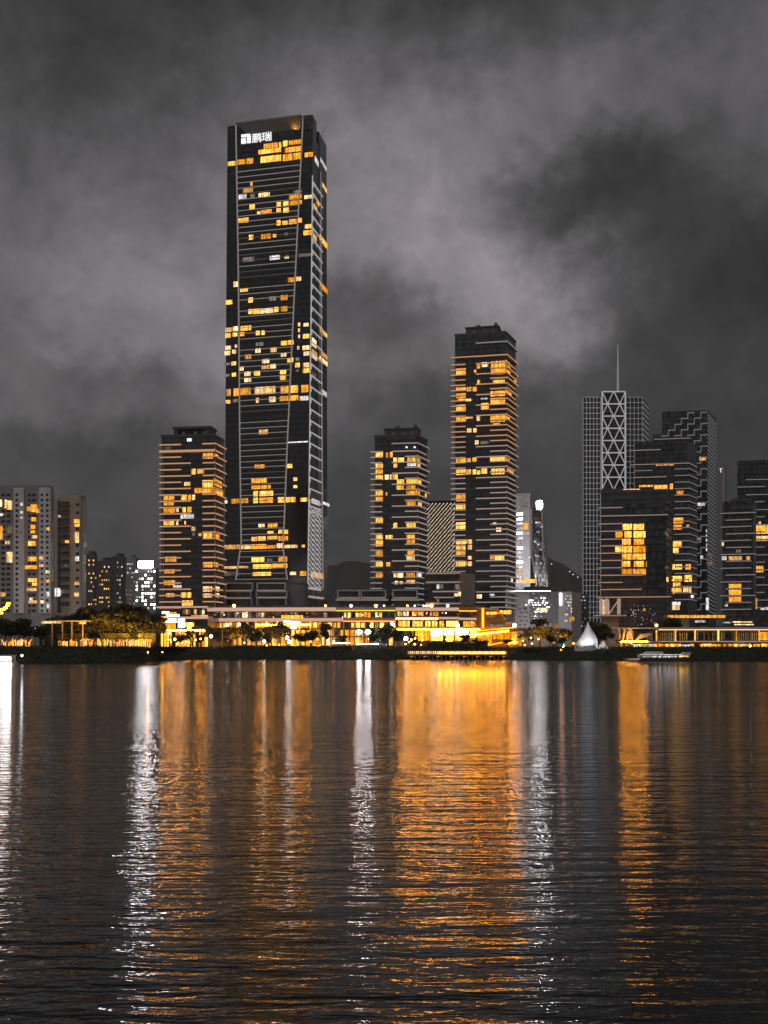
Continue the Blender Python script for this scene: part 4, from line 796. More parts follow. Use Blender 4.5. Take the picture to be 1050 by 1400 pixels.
for p, q in (((650, 862), (700, 857.5)), ((652, 867), (694, 862)), ((660, 883), (694, 876))): sloped(p, q, 0, .45, 1.0, 4.5, 'ramp_light', 'strip_hot' if p[1] == 867 else 'strip_orange')
sloped((694, 879), (712, 876), 0, .4, 1, 4.5, 'ramp_light', 'strip_hot')
for p, q in (((650, 864), (718, 858)), ((670, 885), (712, 877))): sloped(p, q, 0, 1.6, 1.2, 4.2, 'ramp', 'orange_wall')

# terraced white building below the second tallest tower
L, C, R, B = corners(580, 604, 628, 600, 648, 612)
rt = thing('terraced_building', 'stepped pale building of stacked terraces at the foot of the second tallest tower', 'building', (C[0], C[1], GZ))
fF, fS = Fc((*L, GZ), (*C, GZ)), Fc((*C, GZ), (*R, GZ))
mb = MB(); mb.prism([L, C, R, B], GZ, GZ+fF.v(628, 782)); mb.build('facade', 'shop_glass', rt)
mb = MB(); u0, u1, v0, v1 = fS.rect(628.5, 647.8, 784, 832); mb.fbox(fS, .3, fS.W, v0, v1, .02, .6); mb.build('side_wall', 'pale_cladding', rt)
for x0, x1, y0, y1 in ((583, 629, 782, 784.5), (583, 629, 794.8, 797), (592, 629, 807.5, 809.5), (594, 621, 816, 817.5), (583, 628, 824, 826)):
    mb = MB(); u0, u1, v0, v1 = fF.rect(x0, x1, y0, y1); mb.fbox(fF, u0, fF.W+1 if x1 > 625 else u1, v0, v1, -.1, 1.8, 0); mb.fbox(fF, u0, fF.W+1 if x1 > 625 else u1, v0-.1, v0+.25, 1.75, 1.86, 1); mb.build('terrace_slab', ['white_cladding', 'strip_dim'], rt)
capped(windows(fF, [(597, 601, 799, 805, 'w'), (601.5, 606, 799, 805, 'd'), (621, 626, 811, 815.5, 'p'), (626, 630, 809, 815, 'p'), (597, 600, 819, 824, 'd'), (622, 628, 799, 806, 'd')])+windows(fS, [(640, 643, 787, 791, 'd')]), 'lit_window', None, rt)

# roof-top pavilions in pale frames
def frame_box(fc, x0, x1, y0, y1, t_, d, mb):
    u0, u1, v0, v1 = fc.rect(x0, x1, y0, y1); mb.fbox(fc, u0, u1, v1-t_, v1, -d, 1.2); mb.fbox(fc, u0, u1, v0, v0+t_, -d, 1.2); mb.fbox(fc, u0, u0+t_, v0+t_, v1-t_, -d, 1.2); mb.fbox(fc, u1-t_, u1, v0+t_, v1-t_, -d, 1.2)
for lab, boxes, D, x0, x1, yt in (
    ('pale framed stacked pavilion below the left foot of the tallest skyscraper', [(308, 346, 796.5, 808), (306, 344, 808, 818), (307.5, 345, 817.5, 829.5)], 625, 308, 345, 798),
    ('pale framed stacked pavilion below the middle of the tallest skyscraper', [(351, 391, 796.5, 808), (350, 393, 808, 817.5), (351, 392, 817, 829.5)], 625, 351, 391, 798),
    ('long low glass pavilion just left of the tower with the square-window column', [(461, 492, 806.5, 818), (493, 528, 806.5, 818)], 632, 461, 528, 808),
    ('short low glass pavilion below the tower with the square-window column', [(536.5, 571, 806, 818)], 632, 537, 571, 808)):
    fc = flat_face(x0, x1, D); rt = thing('roof_pavilion', lab, 'pavilion', tuple(fc.A))
    mb = MB(); mb.fbox(fc, .5, fc.W-.5, 0, fc.rect(x0, x1, yt, yt+1)[3], -12, -.8); mb.build('glass_wall', 'shop_glass', rt)
    for i, b_ in enumerate(boxes): mb = MB(); frame_box(fc, *b_, .75, 3-.01*i, mb); mb.build('frame', 'white_cladding', rt); mb = MB(); u0, u1, v0, v1 = fc.rect(b_[0]+1, b_[1]-1, b_[3]-.8, b_[3]); mb.fbox(fc, u0, u1, v0-.05, v0+.25, 1.2, 1.3); mb.build('frame_light', 'strip_dim', rt)
    if D == 632: deck(rt, fc, x0-2, x1+3, 818.5, 821, 2.4, 'strip_dim', name='terrace_slab')
fc = flat_face(392, 419, 640); rt = thing('service_block', 'plain grey curved block right of the framed pavilions at the skyscraper foot', 'building', tuple(fc.A))
mb = MB(); n = 12
pl = [fc.pt(fc.W/2+math.cos(math.pi*(1+i/n))*fc.W/2, 0, -math.sin(math.pi*(1+i/n))*4) for i in range(n+1)]
mb.prism([(p.x, p.y) for p in pl]+[(pl[-1].x, 655), (pl[0].x, 655)], GZ, Z(797.5, 640)); mb.build('wall', 'grey_wall', rt, True)
mb = MB(); mb.prism([(p.x, p.y-.4) for p in pl]+[(pl[-1].x, 655.3), (pl[0].x, 655.3)], Z(797.5, 640), Z(796.3, 640)); mb.build('coping', 'grey_metal', rt)
fc = flat_face(304, 660, 600); rt = thing('podium_deck', 'wide raised deck carrying the skyscraper, towers and pavilions', 'podium', tuple(fc.A))
mb = MB(); mb.fbox(fc, 0, fc.W, 0, fc.rect(304, 660, 829.8, 831)[3], -40, 0); mb.build('wall', 'shop_glass', rt)
mb = MB(); u0, u1, v0, v1 = fc.rect(304, 660, 827, 829.8); mb.fbox(fc, 0, fc.W, v0, v0+.9, -.5, 0); mb.build('balustrade', 'pale_glass', rt)
random.seed(8)
for x in (514, 525, 557, 567, 579, 583, 587, 590, 612, 320, 445, 480): mb = MB(); u, v = fc.hit(x, 828.2); mb.ball(fc.pt(u, v, .4), .5 if x % 2 else .8, None, 6, 4); mb.build('deck_lamp', 'lamp_warm' if x % 3 else 'strip_white', rt)

# right-hand glass pavilion and canopy
fc = flat_face(832, 1100, 432); rt = thing('waterfront_pavilion', 'long two-level glass pavilion with thin white roof and orange lit interior on the right', 'pavilion', tuple(fc.A))
mb = MB(); u0, u1, v0, v1 = fc.rect(868, 1098, 862, 891); mb.fbox(fc, u0, u1, 0, v1, -14, -2); mb.build('glass_wall', 'shop_glass', rt)
ua, va = fc.hit(831, 858.3); ub, vb = fc.hit(1098, 857.6); mb = MB()
mb.hexa([fc.pt(ua, va-.15, 3), fc.pt(ub, vb-1.1, 3), fc.pt(ub, vb-1.1, -16), fc.pt(ua+9, va-1.1, -16)], [fc.pt(ua, va+.1, 3), fc.pt(ub, vb, 3), fc.pt(ub, vb, -16), fc.pt(ua+9, va+.1, -16)]); mb.build('roof', 'white_cladding', rt)
mb = MB(); u0, u1, v0, v1 = fc.rect(898, 1098, 860.8, 861.6); mb.fbox(fc, u0, u1, v0, v1, 2.5, 3.05); mb.build('roof_light', 'strip_glow', rt)
mb = MB(); u0, u1, v0, v1 = fc.rect(824, 1098, 876.2, 878.6); mb.fbox(fc, u0, u1, v0, v1, -6, 1.6); mb.build('balcony', 'pale_cladding', rt)
mb = MB(); u0, u1, v0, v1 = fc.rect(843, 884, 876.6, 877.6); mb.fbox(fc, u0, u1, v0, v1, 1.6, 1.8); mb.build('balcony_glow_strip', 'strip_hot', rt); mb = MB(); u0, u1, v0, v1 = fc.rect(900, 1098, 876.6, 877.4); mb.fbox(fc, u0, u1, v0, v1, 1.6, 1.75); mb.build('balcony_glow_strip', 'strip_warm', rt)  # hot left strip is added to throw an orange column on the water
for (xa, xb) in ((846, 848), (854, 849.5), (859, 855), (862, 865)): mb = MB(); mb.bar(fc.pt(fc.u(xa, 861), fc.v(xa, 860), .5), fc.pt(fc.u(xb, 890), 0, .5), .45, .35, 6); mb.build('splayed_column', 'white_paint', rt)
for x in (899, 925, 952, 984, 1009, 1040, 1070): mb = MB(); u = fc.u(x, 870); mb.fbox(fc, u-.22, u+.22, fc.v(x, 876.3), fc.v(x, 861.5), -1.9, -1.5); mb.build('wall_light', 'window_warm', rt)
random.seed(13)
up = [(fc, *fc.rect(x, x+1.4, 865, 875.6), -2.1, -1.93, 'window_amber') for x in range(886, 1098, 3) if random.random() < .75]
lo = shops(fc, 868, 900, 880, 891, 8, ['window_white', 'window_pale'], .95, -1.8)+shops(fc, 896, 932, 880, 890.5, 12, ['shop_orange', 'window_warm'], .95, -1.8)+shops(fc, 934, 946, 881, 888, 5, ['window_white'], .9, -1.8)+shops(fc, 946, 1098, 880, 890.5, 44, ['shop_orange', 'window_warm', 'window_warm', 'window_pale'], .85, -1.8)
lo += [(fc, *fc.rect(1040, 1060, 864, 875), -2.1, -1.8, 'shop_orange'), (fc, *fc.rect(860, 866, 863, 874), -2.6, -2.3, 'window_warm')]
capped(up+lo, 'lit_window', None, rt)
mb = MB(); q = [fc.pt(fc.u(868.5, 874), fc.v(868, 875.5), 1.5), fc.pt(fc.u(875, 868), fc.v(875, 866.5), 1.5), fc.pt(fc.u(889, 866), fc.v(889, 866), 1.5), fc.pt(fc.u(889, 868), fc.v(889, 868.2), 1.5)]
mb.hexa([p-fc.N*3 for p in q], q); mb.build('stair_hood', 'white_paint', rt)
fc = flat_face(915, 988, 520); rt = thing('orange_canopy', 'thin orange lit canopy on one pale column above the right pavilion', 'canopy', tuple(fc.A))
mb = MB(); u0, u1, v0, v1 = fc.rect(911, 989, 840.5, 845); mb.fbox(fc, u0, u1, v0, v1, -5, 3, 0); mb.fbox(fc, u0, u1, v0, v1-.3, 3, 3.1, 1); mb.build('roof', ['orange_wall', 'window_warm'], rt)
mb = MB(); u0, u1, v0, v1 = fc.rect(933, 942, 845, 858); mb.fbox(fc, u0, u1, 0, v1, -2, 0); mb.build('column', 'white_cladding', rt)
capped([(fc, *fc.rect(x0, x1, y0, y1), .0, .4, m_) for x0, x1, y0, y1, m_ in ((917, 929, 825, 830, 'window_white'), (918, 926, 833, 837, 'window_pale'))][:0]+[(fc, *fc.rect(952, 966, 848, 851), -2, -1.6, 'window_white'), (fc, *fc.rect(1003, 1030, 849.5, 851, ), -2, -1.6, 'window_pale'), (fc, *fc.rect(1006, 1032, 853, 854.5), -2, -1.6, 'window_pale'), (fc, *fc.rect(990, 1000, 850, 852), -2, -1.6, 'window_white')], 'sign_light', None, rt)
mb = MB(); u0, u1, v0, v1 = fc.rect(945, 1070, 855, 889); mb.fbox(fc, u0, u1, 0, v1-.4, -6, -2.2); mb.build('back_wall', 'dark_wall', rt)

# ---------------------------------------------------------------- tent-like shell sculpture
d = 412; rt = thing('shell_sculpture', 'white tent-shaped membrane shell with a pointed peak on the quay', 'sculpture', (X(806, d), d, GZ))
prof = [(850, 803.4, 803.9), (856, 801.5, 806.5), (862, 799, 810), (868, 795.5, 814), (874, 791.5, 817), (879, 787.5, 817.5), (884, 785.6, 817), (890.3, 785.3, 818)]
mb = MB(); rings = []
for (y, xa, xb) in prof:
    xc, rx = (X(xa, d)+X(xb, d))/2, (X(xb, d)-X(xa, d))/2; ry = max(.2, rx*.8)
    rings.append([Vector((xc+rx*math.cos(a)*(1+.015*math.cos(9*a)), d+ry*math.sin(a), Z(y, d))) for a in [2*math.pi*i/28 for i in range(28)]])
for a, b in zip(rings, rings[1:]):
    for i in range(28): j = (i+1) % 28; mb.face([b[i], b[j], a[j], a[i]])
mb.build('shell', 'white_membrane', rt, True)
prof2 = [(876.5, 824.5, 826.5), (880, 822, 829), (885, 816.5, 832), (890.3, 815.5, 834)]
mb = MB(); rings = []
for (y, xa, xb) in prof2:
    xc, rx = (X(xa, d)+X(xb, d))/2, (X(xb, d)-X(xa, d))/2; rings.append([Vector((xc+rx*math.cos(a), d+1.2+rx*.7*math.sin(a), Z(y, d))) for a in [2*math.pi*i/20 for i in range(20)]])
for a, b in zip(rings, rings[1:]):
    for i in range(20): j = (i+1) % 20; mb.face([b[i], b[j], a[j], a[i]])
mb.face(rings[0]); mb.build('tail_canopy', 'white_membrane', rt, True)
mb = MB()
for x in range(786, 817, 2): mb.bar((X(x+.3, d), d-3.6+abs(x-801)*.17, GZ), (X(803.4+(x-803)*.55, d), d-2.2+abs(x-801)*.1, Z(872, d)), .07)
mb.build('seam', 'steel_line', rt)
for x in (784, 795, 807, 822):
    mb = MB(); mb.box(X(x, d)-.3, X(x, d)+.3, d-7.9, d-7.3, GZ-.2, GZ+.25); mb.build('uplight', 'dark_metal', rt)
    spot(rt, (X(x, d), d-7.2, GZ+.4), (X(804 if x < 815 else 825, d), d, GZ+(6.5 if x < 815 else 1.5)), 1000, (1, .97, 1), 85)
# ---------------------------------------------------------------- boardwalk with lit balustrade, quay edge lights
d = 428; rt = thing('boardwalk', 'low waterside boardwalk lined with a row of short glowing posts', 'boardwalk', (X(625, d), d, 0))
mb = MB(); mb.box(X(557, d), X(694, d), d, d+9, 1.9, 2.3); mb.build('deck', 'concrete', rt)
mb = MB(); mb.box(X(557, d), X(694, d), d+.05, d+.3, 3.35, 3.5); mb.build('handrail', 'orange_wall', rt)
mb = MB(); mb.box(X(600, d), X(693.5, d), d+8.2, d+8.6, 2.32, 2.8); mb.build('edge_light', 'quay_glow', rt)
mb = MB(); mb.box(X(557, d), X(694, d), d+8.6, d+9, 2.3, 3.3); mb.build('kerb_wall', 'concrete', rt)
for i in range(52): x = X(559+i*2.6, d); mb = MB(); mb.box(x-.16, x+.16, d+.05, d+.35, 2.3, 3.35); mb.build('lit_post', 'post_glow' if i % 3 else 'post_amber', rt)
for i in range(23): x = X(562+i*6, d); mb = MB(); mb.bar((x, d+.5, -1.5), (x, d+.5, 1.9), .22, .22, 6); mb.build('pile', 'concrete', rt)
mb = MB()
for i in range(0, 23, 3): x = X(563+i*6, d); mb.box(x-.7, x+.7, d-.05, d+.03, 1.2, 1.45)
mb.build('underdeck_light', 'strip_warm', rt)
d = 462
for lab, x0, x1, y, m_ in (('white lit bench canopy line on slim posts left of the twin floodlights', 454, 479, 879.3, 'strip_white'), ('white lit handrail below the twin floodlights', 487, 518, 880.5, 'strip_white'), ('warm glowing low balustrade along the quay beneath the floodlights', 486, 556, 885.8, 'strip_orange')):
    rt = thing('lit_railing', lab, 'railing', (X((x0+x1)/2, d), d, GZ))
    mb = MB(); mb.box(X(x0, d), X(x1, d), d, d+.25, Z(y+.5, d), Z(y-.4, d)); mb.build('light_rail', m_, rt)
    for i in range(5): x = X(x0+(x1-x0)*i/4, d); mb = MB(); mb.box(x-.15, x+.15, d+.05, d+.3, GZ-.4, Z(y+.5, d)); mb.build('post', 'grey_metal', rt)
    d += 3
# colonnade of lit arches under the trees on the left
for lab, x0, x1, d, y0, y1 in (('long orange lit colonnade under the dark trees on the left bank', 80, 140, 352, 873, 884.5), ('orange lit colonnade right of the long one, nearer the squat tower', 141, 205, 372, 873, 884.5), ('short string of lit arches at the far left bank', -20, 42, 345, 873, 888)):
    rt = thing('lit_colonnade', lab, 'colonnade', (X(x0, d), d, GZ)); z0, z1 = GZ-.2, Z(y0, d)
    mb = MB(); mb.box(X(x0, d), X(x1, d), d-.1, d+.5, z1, z1+.25); mb.build('beam', 'orange_wall', rt)
    random.seed(x0)
    x = x0
    while x < x1:
        h = random.uniform(.55, 1); mb = MB(); xx = X(x, d); mb.bar((xx, d, z0), (xx+random.uniform(-.15, .15), d, z0+(z1-z0)*h), .14, .10, 5); mb.build('lit_column', random.choice(['strip_orange', 'strip_glow', 'strip_glow', 'strip_warm']), rt)
        if random.random() < .4: mb = MB(); mb.bar((xx, d, z0+(z1-z0)*h), (xx+X(x+3, d)-X(x, d), d, z0+(z1-z0)*random.uniform(.4, .9)), .09, .09, 4); mb.build('light_string', 'strip_orange', rt)
        x += random.choice([1.6, 2.2, 3.2])
    mb = MB(); mb.box(X(x0, d), X(x1, d), d-.2, d+.2, z0, z0+.16); mb.build('plinth_light', 'strip_glow', rt)
d = 385; rt = thing('shade_pavilion', 'pale lit low roof glimpsed among the trees on the left bank', 'pavilion', (X(72, d), d, GZ))
mb = MB(); mb.box(X(54, d), X(118, d), d, d+8, Z(849.5, d), Z(848.3, d)); mb.build('roof', 'pale_cladding', rt)
mb = MB()
mb.box(X(57, d), X(83, d), d-.2, d+.1, Z(852.3, d), Z(849.7, d)); mb.build('fascia_light', 'window_pale', rt)
mb = MB(); mb.box(X(108, d), X(117, d), d-.2, d+.1, Z(853, d), Z(850, d)); mb.build('fascia_light', 'shop_orange', rt)
for x in (58, 70, 84, 97, 112): mb = MB(); mb.box(X(x, d)-.2, X(x, d)+.2, d+1, d+1.4, GZ, Z(849.5, d)); mb.build('post', 'grey_wall', rt)
d = 600; rt = thing('billboard', 'tilted orange lit sign at the far left below the apartment slab', 'sign', (X(6, d), d, GZ))
mb = MB(); mb.bar((X(-8, d), d, Z(842, d)), (X(14, d), d, Z(826, d)), .5, .5); mb.bar((X(2, d), d, GZ), (X(2, d), d, Z(834, d)), .4); mb.build('frame', 'dark_metal', rt)
for x, y in ((2, 838), (5, 833), (8, 831), (11, 828), (-3, 841), (0, 834), (12, 825)): mb = MB(); mb.box(X(x, d)-.9, X(x, d)+.9, d-.8, d-.5, Z(y, d)-.5, Z(y, d)+.5); mb.build('lamp', 'lamp_orange', rt)

# ---------------------------------------------------------------- boats
d = 252; rt = thing('ferry', 'bright white passenger boat cut off by the left edge of the photo', 'boat', (X(0, d), d, 0))
xa, xb = X(-52, d), X(20.5, d)
mb = MB(); pl = [(xa, d-1.8), (xb-1.0, d-1.8), (xb, d-.6), (xb, d+1.6), (xa, d+1.8)]; pt = [(xa, d-2.0), (xb-.4, d-2.0), (xb+.15, d-.6), (xb+.15, d+1.8), (xa, d+2.0)]
mb.prism(pl, -.4, 1.15, 0, pt); mb.build('hull', 'hull_white', rt)
mb = MB(); mb.box(xa, xb-.1, d-2.12, d-1.98, .15, 1.05); mb.build('hull_glow_sheet', 'hull_glow', rt)  # glowing sheet over the hull makes its white paint read brightly lit
mb = MB(); mb.box(xa+.5, xb-.35, d-1.5, d+1.5, 1.15, 2.6); mb.build('cabin', 'hull_white', rt)
mb = MB(); mb.box(xa+.5, xb-.45, d-1.56, d-1.5, 1.4, 2.35); mb.build('cabin_window', 'shop_white', rt)
for i in range(22): mb = MB(); x = xb-.9-i*.5; mb.box(x-.05, x+.05, d-1.62, d-1.56, 1.4, 2.35); mb.build('mullion', 'grey_metal', rt)
mb = MB(); mb.box(xa+.3, xb-.15, d-1.8, d+1.8, 2.6, 2.75); mb.build('roof', 'hull_white', rt)
d = 372; rt = thing('yacht', 'white lit motor yacht moored in front of the right pavilion', 'boat', (X(900, d), d, 0))
mb = MB(); pl = [(X(856, d), d), (X(866, d), d-2.2), (X(940, d), d-2.2), (X(940, d), d+2.2), (X(866, d), d+2.2)]; pt = [(X(851, d), d), (X(864, d), d-2.6), (X(942, d), d-2.6), (X(942, d), d+2.6), (X(864, d), d+2.6)]
mb.prism(pl, -.4, 1.0, 0, pt); mb.build('hull', 'hull_white', rt)
mb = MB(); mb.box(X(856, d), X(940, d), d-2.72, d-2.62, .62, .85); mb.build('rub_rail_light', 'strip_warm', rt)
mb = MB(); mb.box(X(873, d), X(925, d), d-1.8, d+1.8, 1.0, 2.2); mb.build('cabin', 'hull_white', rt)
mb = MB(); mb.box(X(876, d), X(923, d), d-1.86, d-1.8, 1.3, 1.9); mb.build('cabin_window', 'window_white', rt)
mb = MB(); mb.box(X(873, d), X(930, d), d-2.1, d+2.1, 2.2, 2.4); mb.build('flybridge_deck', 'hull_white', rt)
mb = MB(); mb.box(X(873, d), X(930, d), d-2.16, d-2.1, 2.22, 2.36); mb.build('deck_light', 'window_white', rt)
mb = MB(); mb.hexa([(X(878, d), d-1.4, 2.4), (X(906, d), d-1.4, 2.4), (X(906, d), d+1.4, 2.4), (X(878, d), d+1.4, 2.4)], [(X(884, d), d-1.2, 3.3), (X(905, d), d-1.2, 3.3), (X(905, d), d+1.2, 3.3), (X(884, d), d+1.2, 3.3)]); mb.build('wheelhouse', 'hull_white', rt)
mb = MB(); mb.hexa([(X(929, d), d-1.8, 1.0), (X(940, d), d-1.8, 1.0), (X(940, d), d+1.8, 1.0), (X(929, d), d+1.8, 1.0)], [(X(934, d), d-1.8, 3.1), (X(943, d), d-1.8, 3.1), (X(943, d), d+1.8, 3.1), (X(934, d), d+1.8, 3.1)]); mb.build('stern_arch', 'hull_white', rt)
mb = MB(); mb.box(X(926, d), X(939, d), d-2.0, d-1.86, 1.15, 1.9); mb.build('stern_light', 'shop_yellow', rt)

# ---------------------------------------------------------------- trees and hedges
random.seed(31)
def leaves(mb, c, rx, rz, n, size):
    for _ in range(n):
        while True:
            p = Vector((random.uniform(-1, 1), random.uniform(-1, 1), random.uniform(-1, 1)))
            if .25 < p.length < 1: break
        p = c+Vector((p.x*rx, p.y*rx, p.z*rz)); a = Vector((random.gauss(0, 1), random.gauss(0, 1), random.gauss(0, 1))).normalized(); b = a.cross(Vector((random.gauss(0, 1), random.gauss(0, 1), random.gauss(0, 1)))).normalized()
        s_ = size*random.uniform(.5, 1.2); mb.face([p-a*s_, p-b*s_*.55, p+a*s_, p+b*s_*.55])
def tree_proto(h, cw, clumps, n, size, palm=False):
    rt = bpy.data.objects.new('tree', None); COL.objects.link(rt); tr, cr = MB(), MB()
    base = Vector((0, 0, -.3)); fork = Vector((random.uniform(-.3, .3), 0, h*.34)); tr.bar(base, fork, h*.03, h*.02, 7)
    for _ in range(clumps):
        a = random.uniform(0, 6.283); r = cw*random.uniform(.1, .75); z = h*random.uniform(.42, .86)
        c = Vector((math.cos(a)*r, math.sin(a)*r, z)); tr.bar(fork, c, h*.014, h*.005, 5); rr = cw*random.uniform(.3, .5)
        leaves(cr, c, rr, rr*random.uniform(.6, .9), n//clumps, size)
    if palm:
        for k in range(11):
            a = k/11*6.283; prev = Vector((0, 0, h*.8))
            for s_ in range(1, 5): q = Vector((math.cos(a)*cw*s_/4, math.sin(a)*cw*s_/4, h*.8+h*.2*math.sin(s_/4*2.4)-.02*s_*s_*h)); cr.bar(prev, q, .12, .08, 3); leaves(cr, q, .5, .4, 10, .35); prev = q
    tr.build('trunk', 'bark', rt); cr.build('crown', 'foliage', rt)
    return rt
PROT = [tree_proto(8, 3.6, 9, 1500, .42), tree_proto(8, 4.2, 12, 1700, .40), tree_proto(8, 3.0, 8, 1100, .45), tree_proto(8, 3.2, 10, 800, .38), tree_proto(8, 2.6, 4, 300, .4, True)]
used = set()
def tree(k, label, px, d, ytop, wide=1.0, base=GZ, group='waterfront trees'):
    src = PROT[k]
    if k not in used: o = src; used.add(k)
    else:
        o = src.copy(); COL.objects.link(o)
        for ch in list(src.children): c = ch.copy(); COL.objects.link(c); c.parent = o
    s_ = (Z(ytop, d)-base)/7.6; o.location = (X(px, d), d, base); o.scale = (s_*wide, s_*wide, s_); o.rotation_euler = (0, 0, random.uniform(0, 6.28))
    return tag(o, label, 'tree', group)
TREES = [
 (1, 'big dark tree behind the white passenger boat', 8, 380, 843, 1.3), (0, 'dark tree right of the passenger boat, below the white stair towers', 34, 376, 847, 1.3), (2, 'dark tree above the short lit arches', 54, 366, 856, 1.3),
 (1, 'broad dark tree below the beige apartment block', 92, 402, 838, 1.2), (0, 'dark tree just right of the beige apartment block', 118, 398, 832, 1.15), (1, 'tallest tree of the orange lit clump on the left bank', 146, 396, 826, 1.2), (0, 'orange lit tree in front of the taller dark block', 172, 396, 828, 1.2), (1, 'orange lit tree below the white signboard block', 196, 405, 834, 1.05), (2, 'tree at the right end of the orange lit clump', 212, 415, 843, 1.1),
 (1, 'wide dark tree behind the middle of the long colonnade', 104, 410, 840, 1.35), (0, 'wide tree filling the gap behind the start of the long colonnade', 74, 408, 846, 1.4), (1, 'rear tree of the orange lit clump, behind the tallest one', 156, 420, 829, 1.45), (0, 'rear tree of the orange lit clump, toward the white signboard block', 182, 424, 831, 1.4), (1, 'rear tree at the left of the orange lit clump', 130, 418, 832, 1.4),
 (3, 'thin tree over the right half of the long colonnade', 128, 368, 862, 1.3), (3, 'thin tree over the right-hand colonnade', 182, 385, 862, 1.3),
 (2, 'small tree in front of the white vertical shop sign', 262, 476, 862, 1.2), (0, 'round dark tree holding a white globe lamp before it', 287, 480, 857, 1.1), (1, 'round tree below the left framed pavilion', 318, 490, 854, 1.0), (0, 'round tree with two white lamps above it', 336, 488, 852, 1.1), (2, 'tree between the middle pavilion and its lamps', 372, 492, 858, 1.2), (3, 'loose tree over the orange canopy light', 384, 505, 849, 1.1), (1, 'dark tree right of the paired white lamps', 426, 474, 860, 1.0), (2, 'tall dark tree left of the twin floodlights', 446, 480, 853, .9),
 (0, 'greenish tree right of the twin floodlights', 530, 488, 855, 1.1), (3, 'small tree left of the orange arcade', 524, 470, 872, 1.4), (2, 'greenish tree touching the arcade windows', 546, 495, 862, 1.1),
 (1, 'low wide tree left of the round tree with the white globe', 246, 464, 866, 1.2), (2, 'low tree between the squat tower shops and the globe lamp tree', 274, 462, 868, 1.3), (0, 'low bushy tree right of the two close round trees', 350, 466, 864, 1.2), (2, 'low tree in front of the middle pavilion, near the lone white globe', 366, 470, 867, 1.3), (1, 'low dark tree left of the tall dark tree', 412, 464, 864, 1.1), (2, 'low tree just left of the twin floodlights', 468, 466, 869, 1.2), (3, 'spindly tree right of the twin floodlights', 512, 466, 866, 1.1), (2, 'low dark tree under the end of the mall deck', 566, 458, 870, 1.3), (1, 'low wide tree on the quay below the ramp lights', 694, 436, 873, 1.3), (0, 'low dark tree right of the feathery palm-like tree', 752, 434, 868, 1.2),
 (2, 'dark bush-like tree in front of the arcade ground floor', 634, 460, 868, 1.7),
 (4, 'feathery palm-like tree in front of the speckled pale building', 738, 470, 846, 1.1), (1, 'broad dark tree in front of the speckled pale building', 742, 452, 854, 1.15), (0, 'tree left of the broad dark tree, by the lit ramp', 712, 446, 867, 1.2), (2, 'tree between the speckled building and the ramp', 722, 470, 861, 1.1), (1, 'tree between the broad dark tree and the white tent', 772, 448, 857, 1.2), (0, 'low tree directly left of the white tent', 768, 430, 872, 1.4),
 (1, 'round tree right behind the peak of the white tent', 818, 432, 847.5, 1.15), (2, 'low tree right of the round tree behind the tent', 830, 440, 858, 1.1), (3, 'small green tree beside the splayed white columns', 846, 400, 873, 1.1), (0, 'dark dome-shaped tree under the orange canopy', 922, 470, 846, 1.2)]
for t_ in TREES: tree(*t_)
def hedge(label, x0, x1, d, y0, y1, deep=3.0, base=GZ):
    rt = thing('hedge', label, 'hedge', (X(x0, d), d, base)); mb = MB(); w_ = X(x1, d)-X(x0, d); z1 = Z(y0, d); n = int(w_*deep*4)
    mb.box(X(x0, d)+.3, X(x1, d)-.3, d+.4, d+deep, base-.5, base+(z1-base)*.72); 
    for i in range(n*3):
        p = Vector((X(x0, d)+random.random()*w_, d+random.random()*deep, base+(z1-base)*random.random()**.5*(.85+.3*math.sin(i*.37)**2))); leaves(mb, p, .5, .4, 1, .38)
    mb.build('foliage', 'foliage', rt)
hedge('long clipped hedge along the quay in front of the right pavilion', 944, 1100, 393, 889, 900, 3.5, 4.2); hedge('hedge on the quay below the white tent', 715, 857, 420, 888.5, 900, 3, GZ-.6)
hedge('dark clipped hedge in front of the orange arcade', 583, 650, 446, 876, 888, 3, GZ-.6); hedge('low hedge along the bank below the middle of the skyscraper', 305, 480, 452, 884, 890, 3, GZ-.6); hedge('low hedge along the left bank in front of the colonnades', 45, 215, 336, 887, 894, 3, GZ-.9); hedge('tall dark shrub row behind the colonnades on the left bank', 52, 214, 392, 858, 884, 5, GZ-.3); hedge('tall block hedge at the right end of the arcade', 650, 668, 448, 872, 888, 4, GZ-.6)

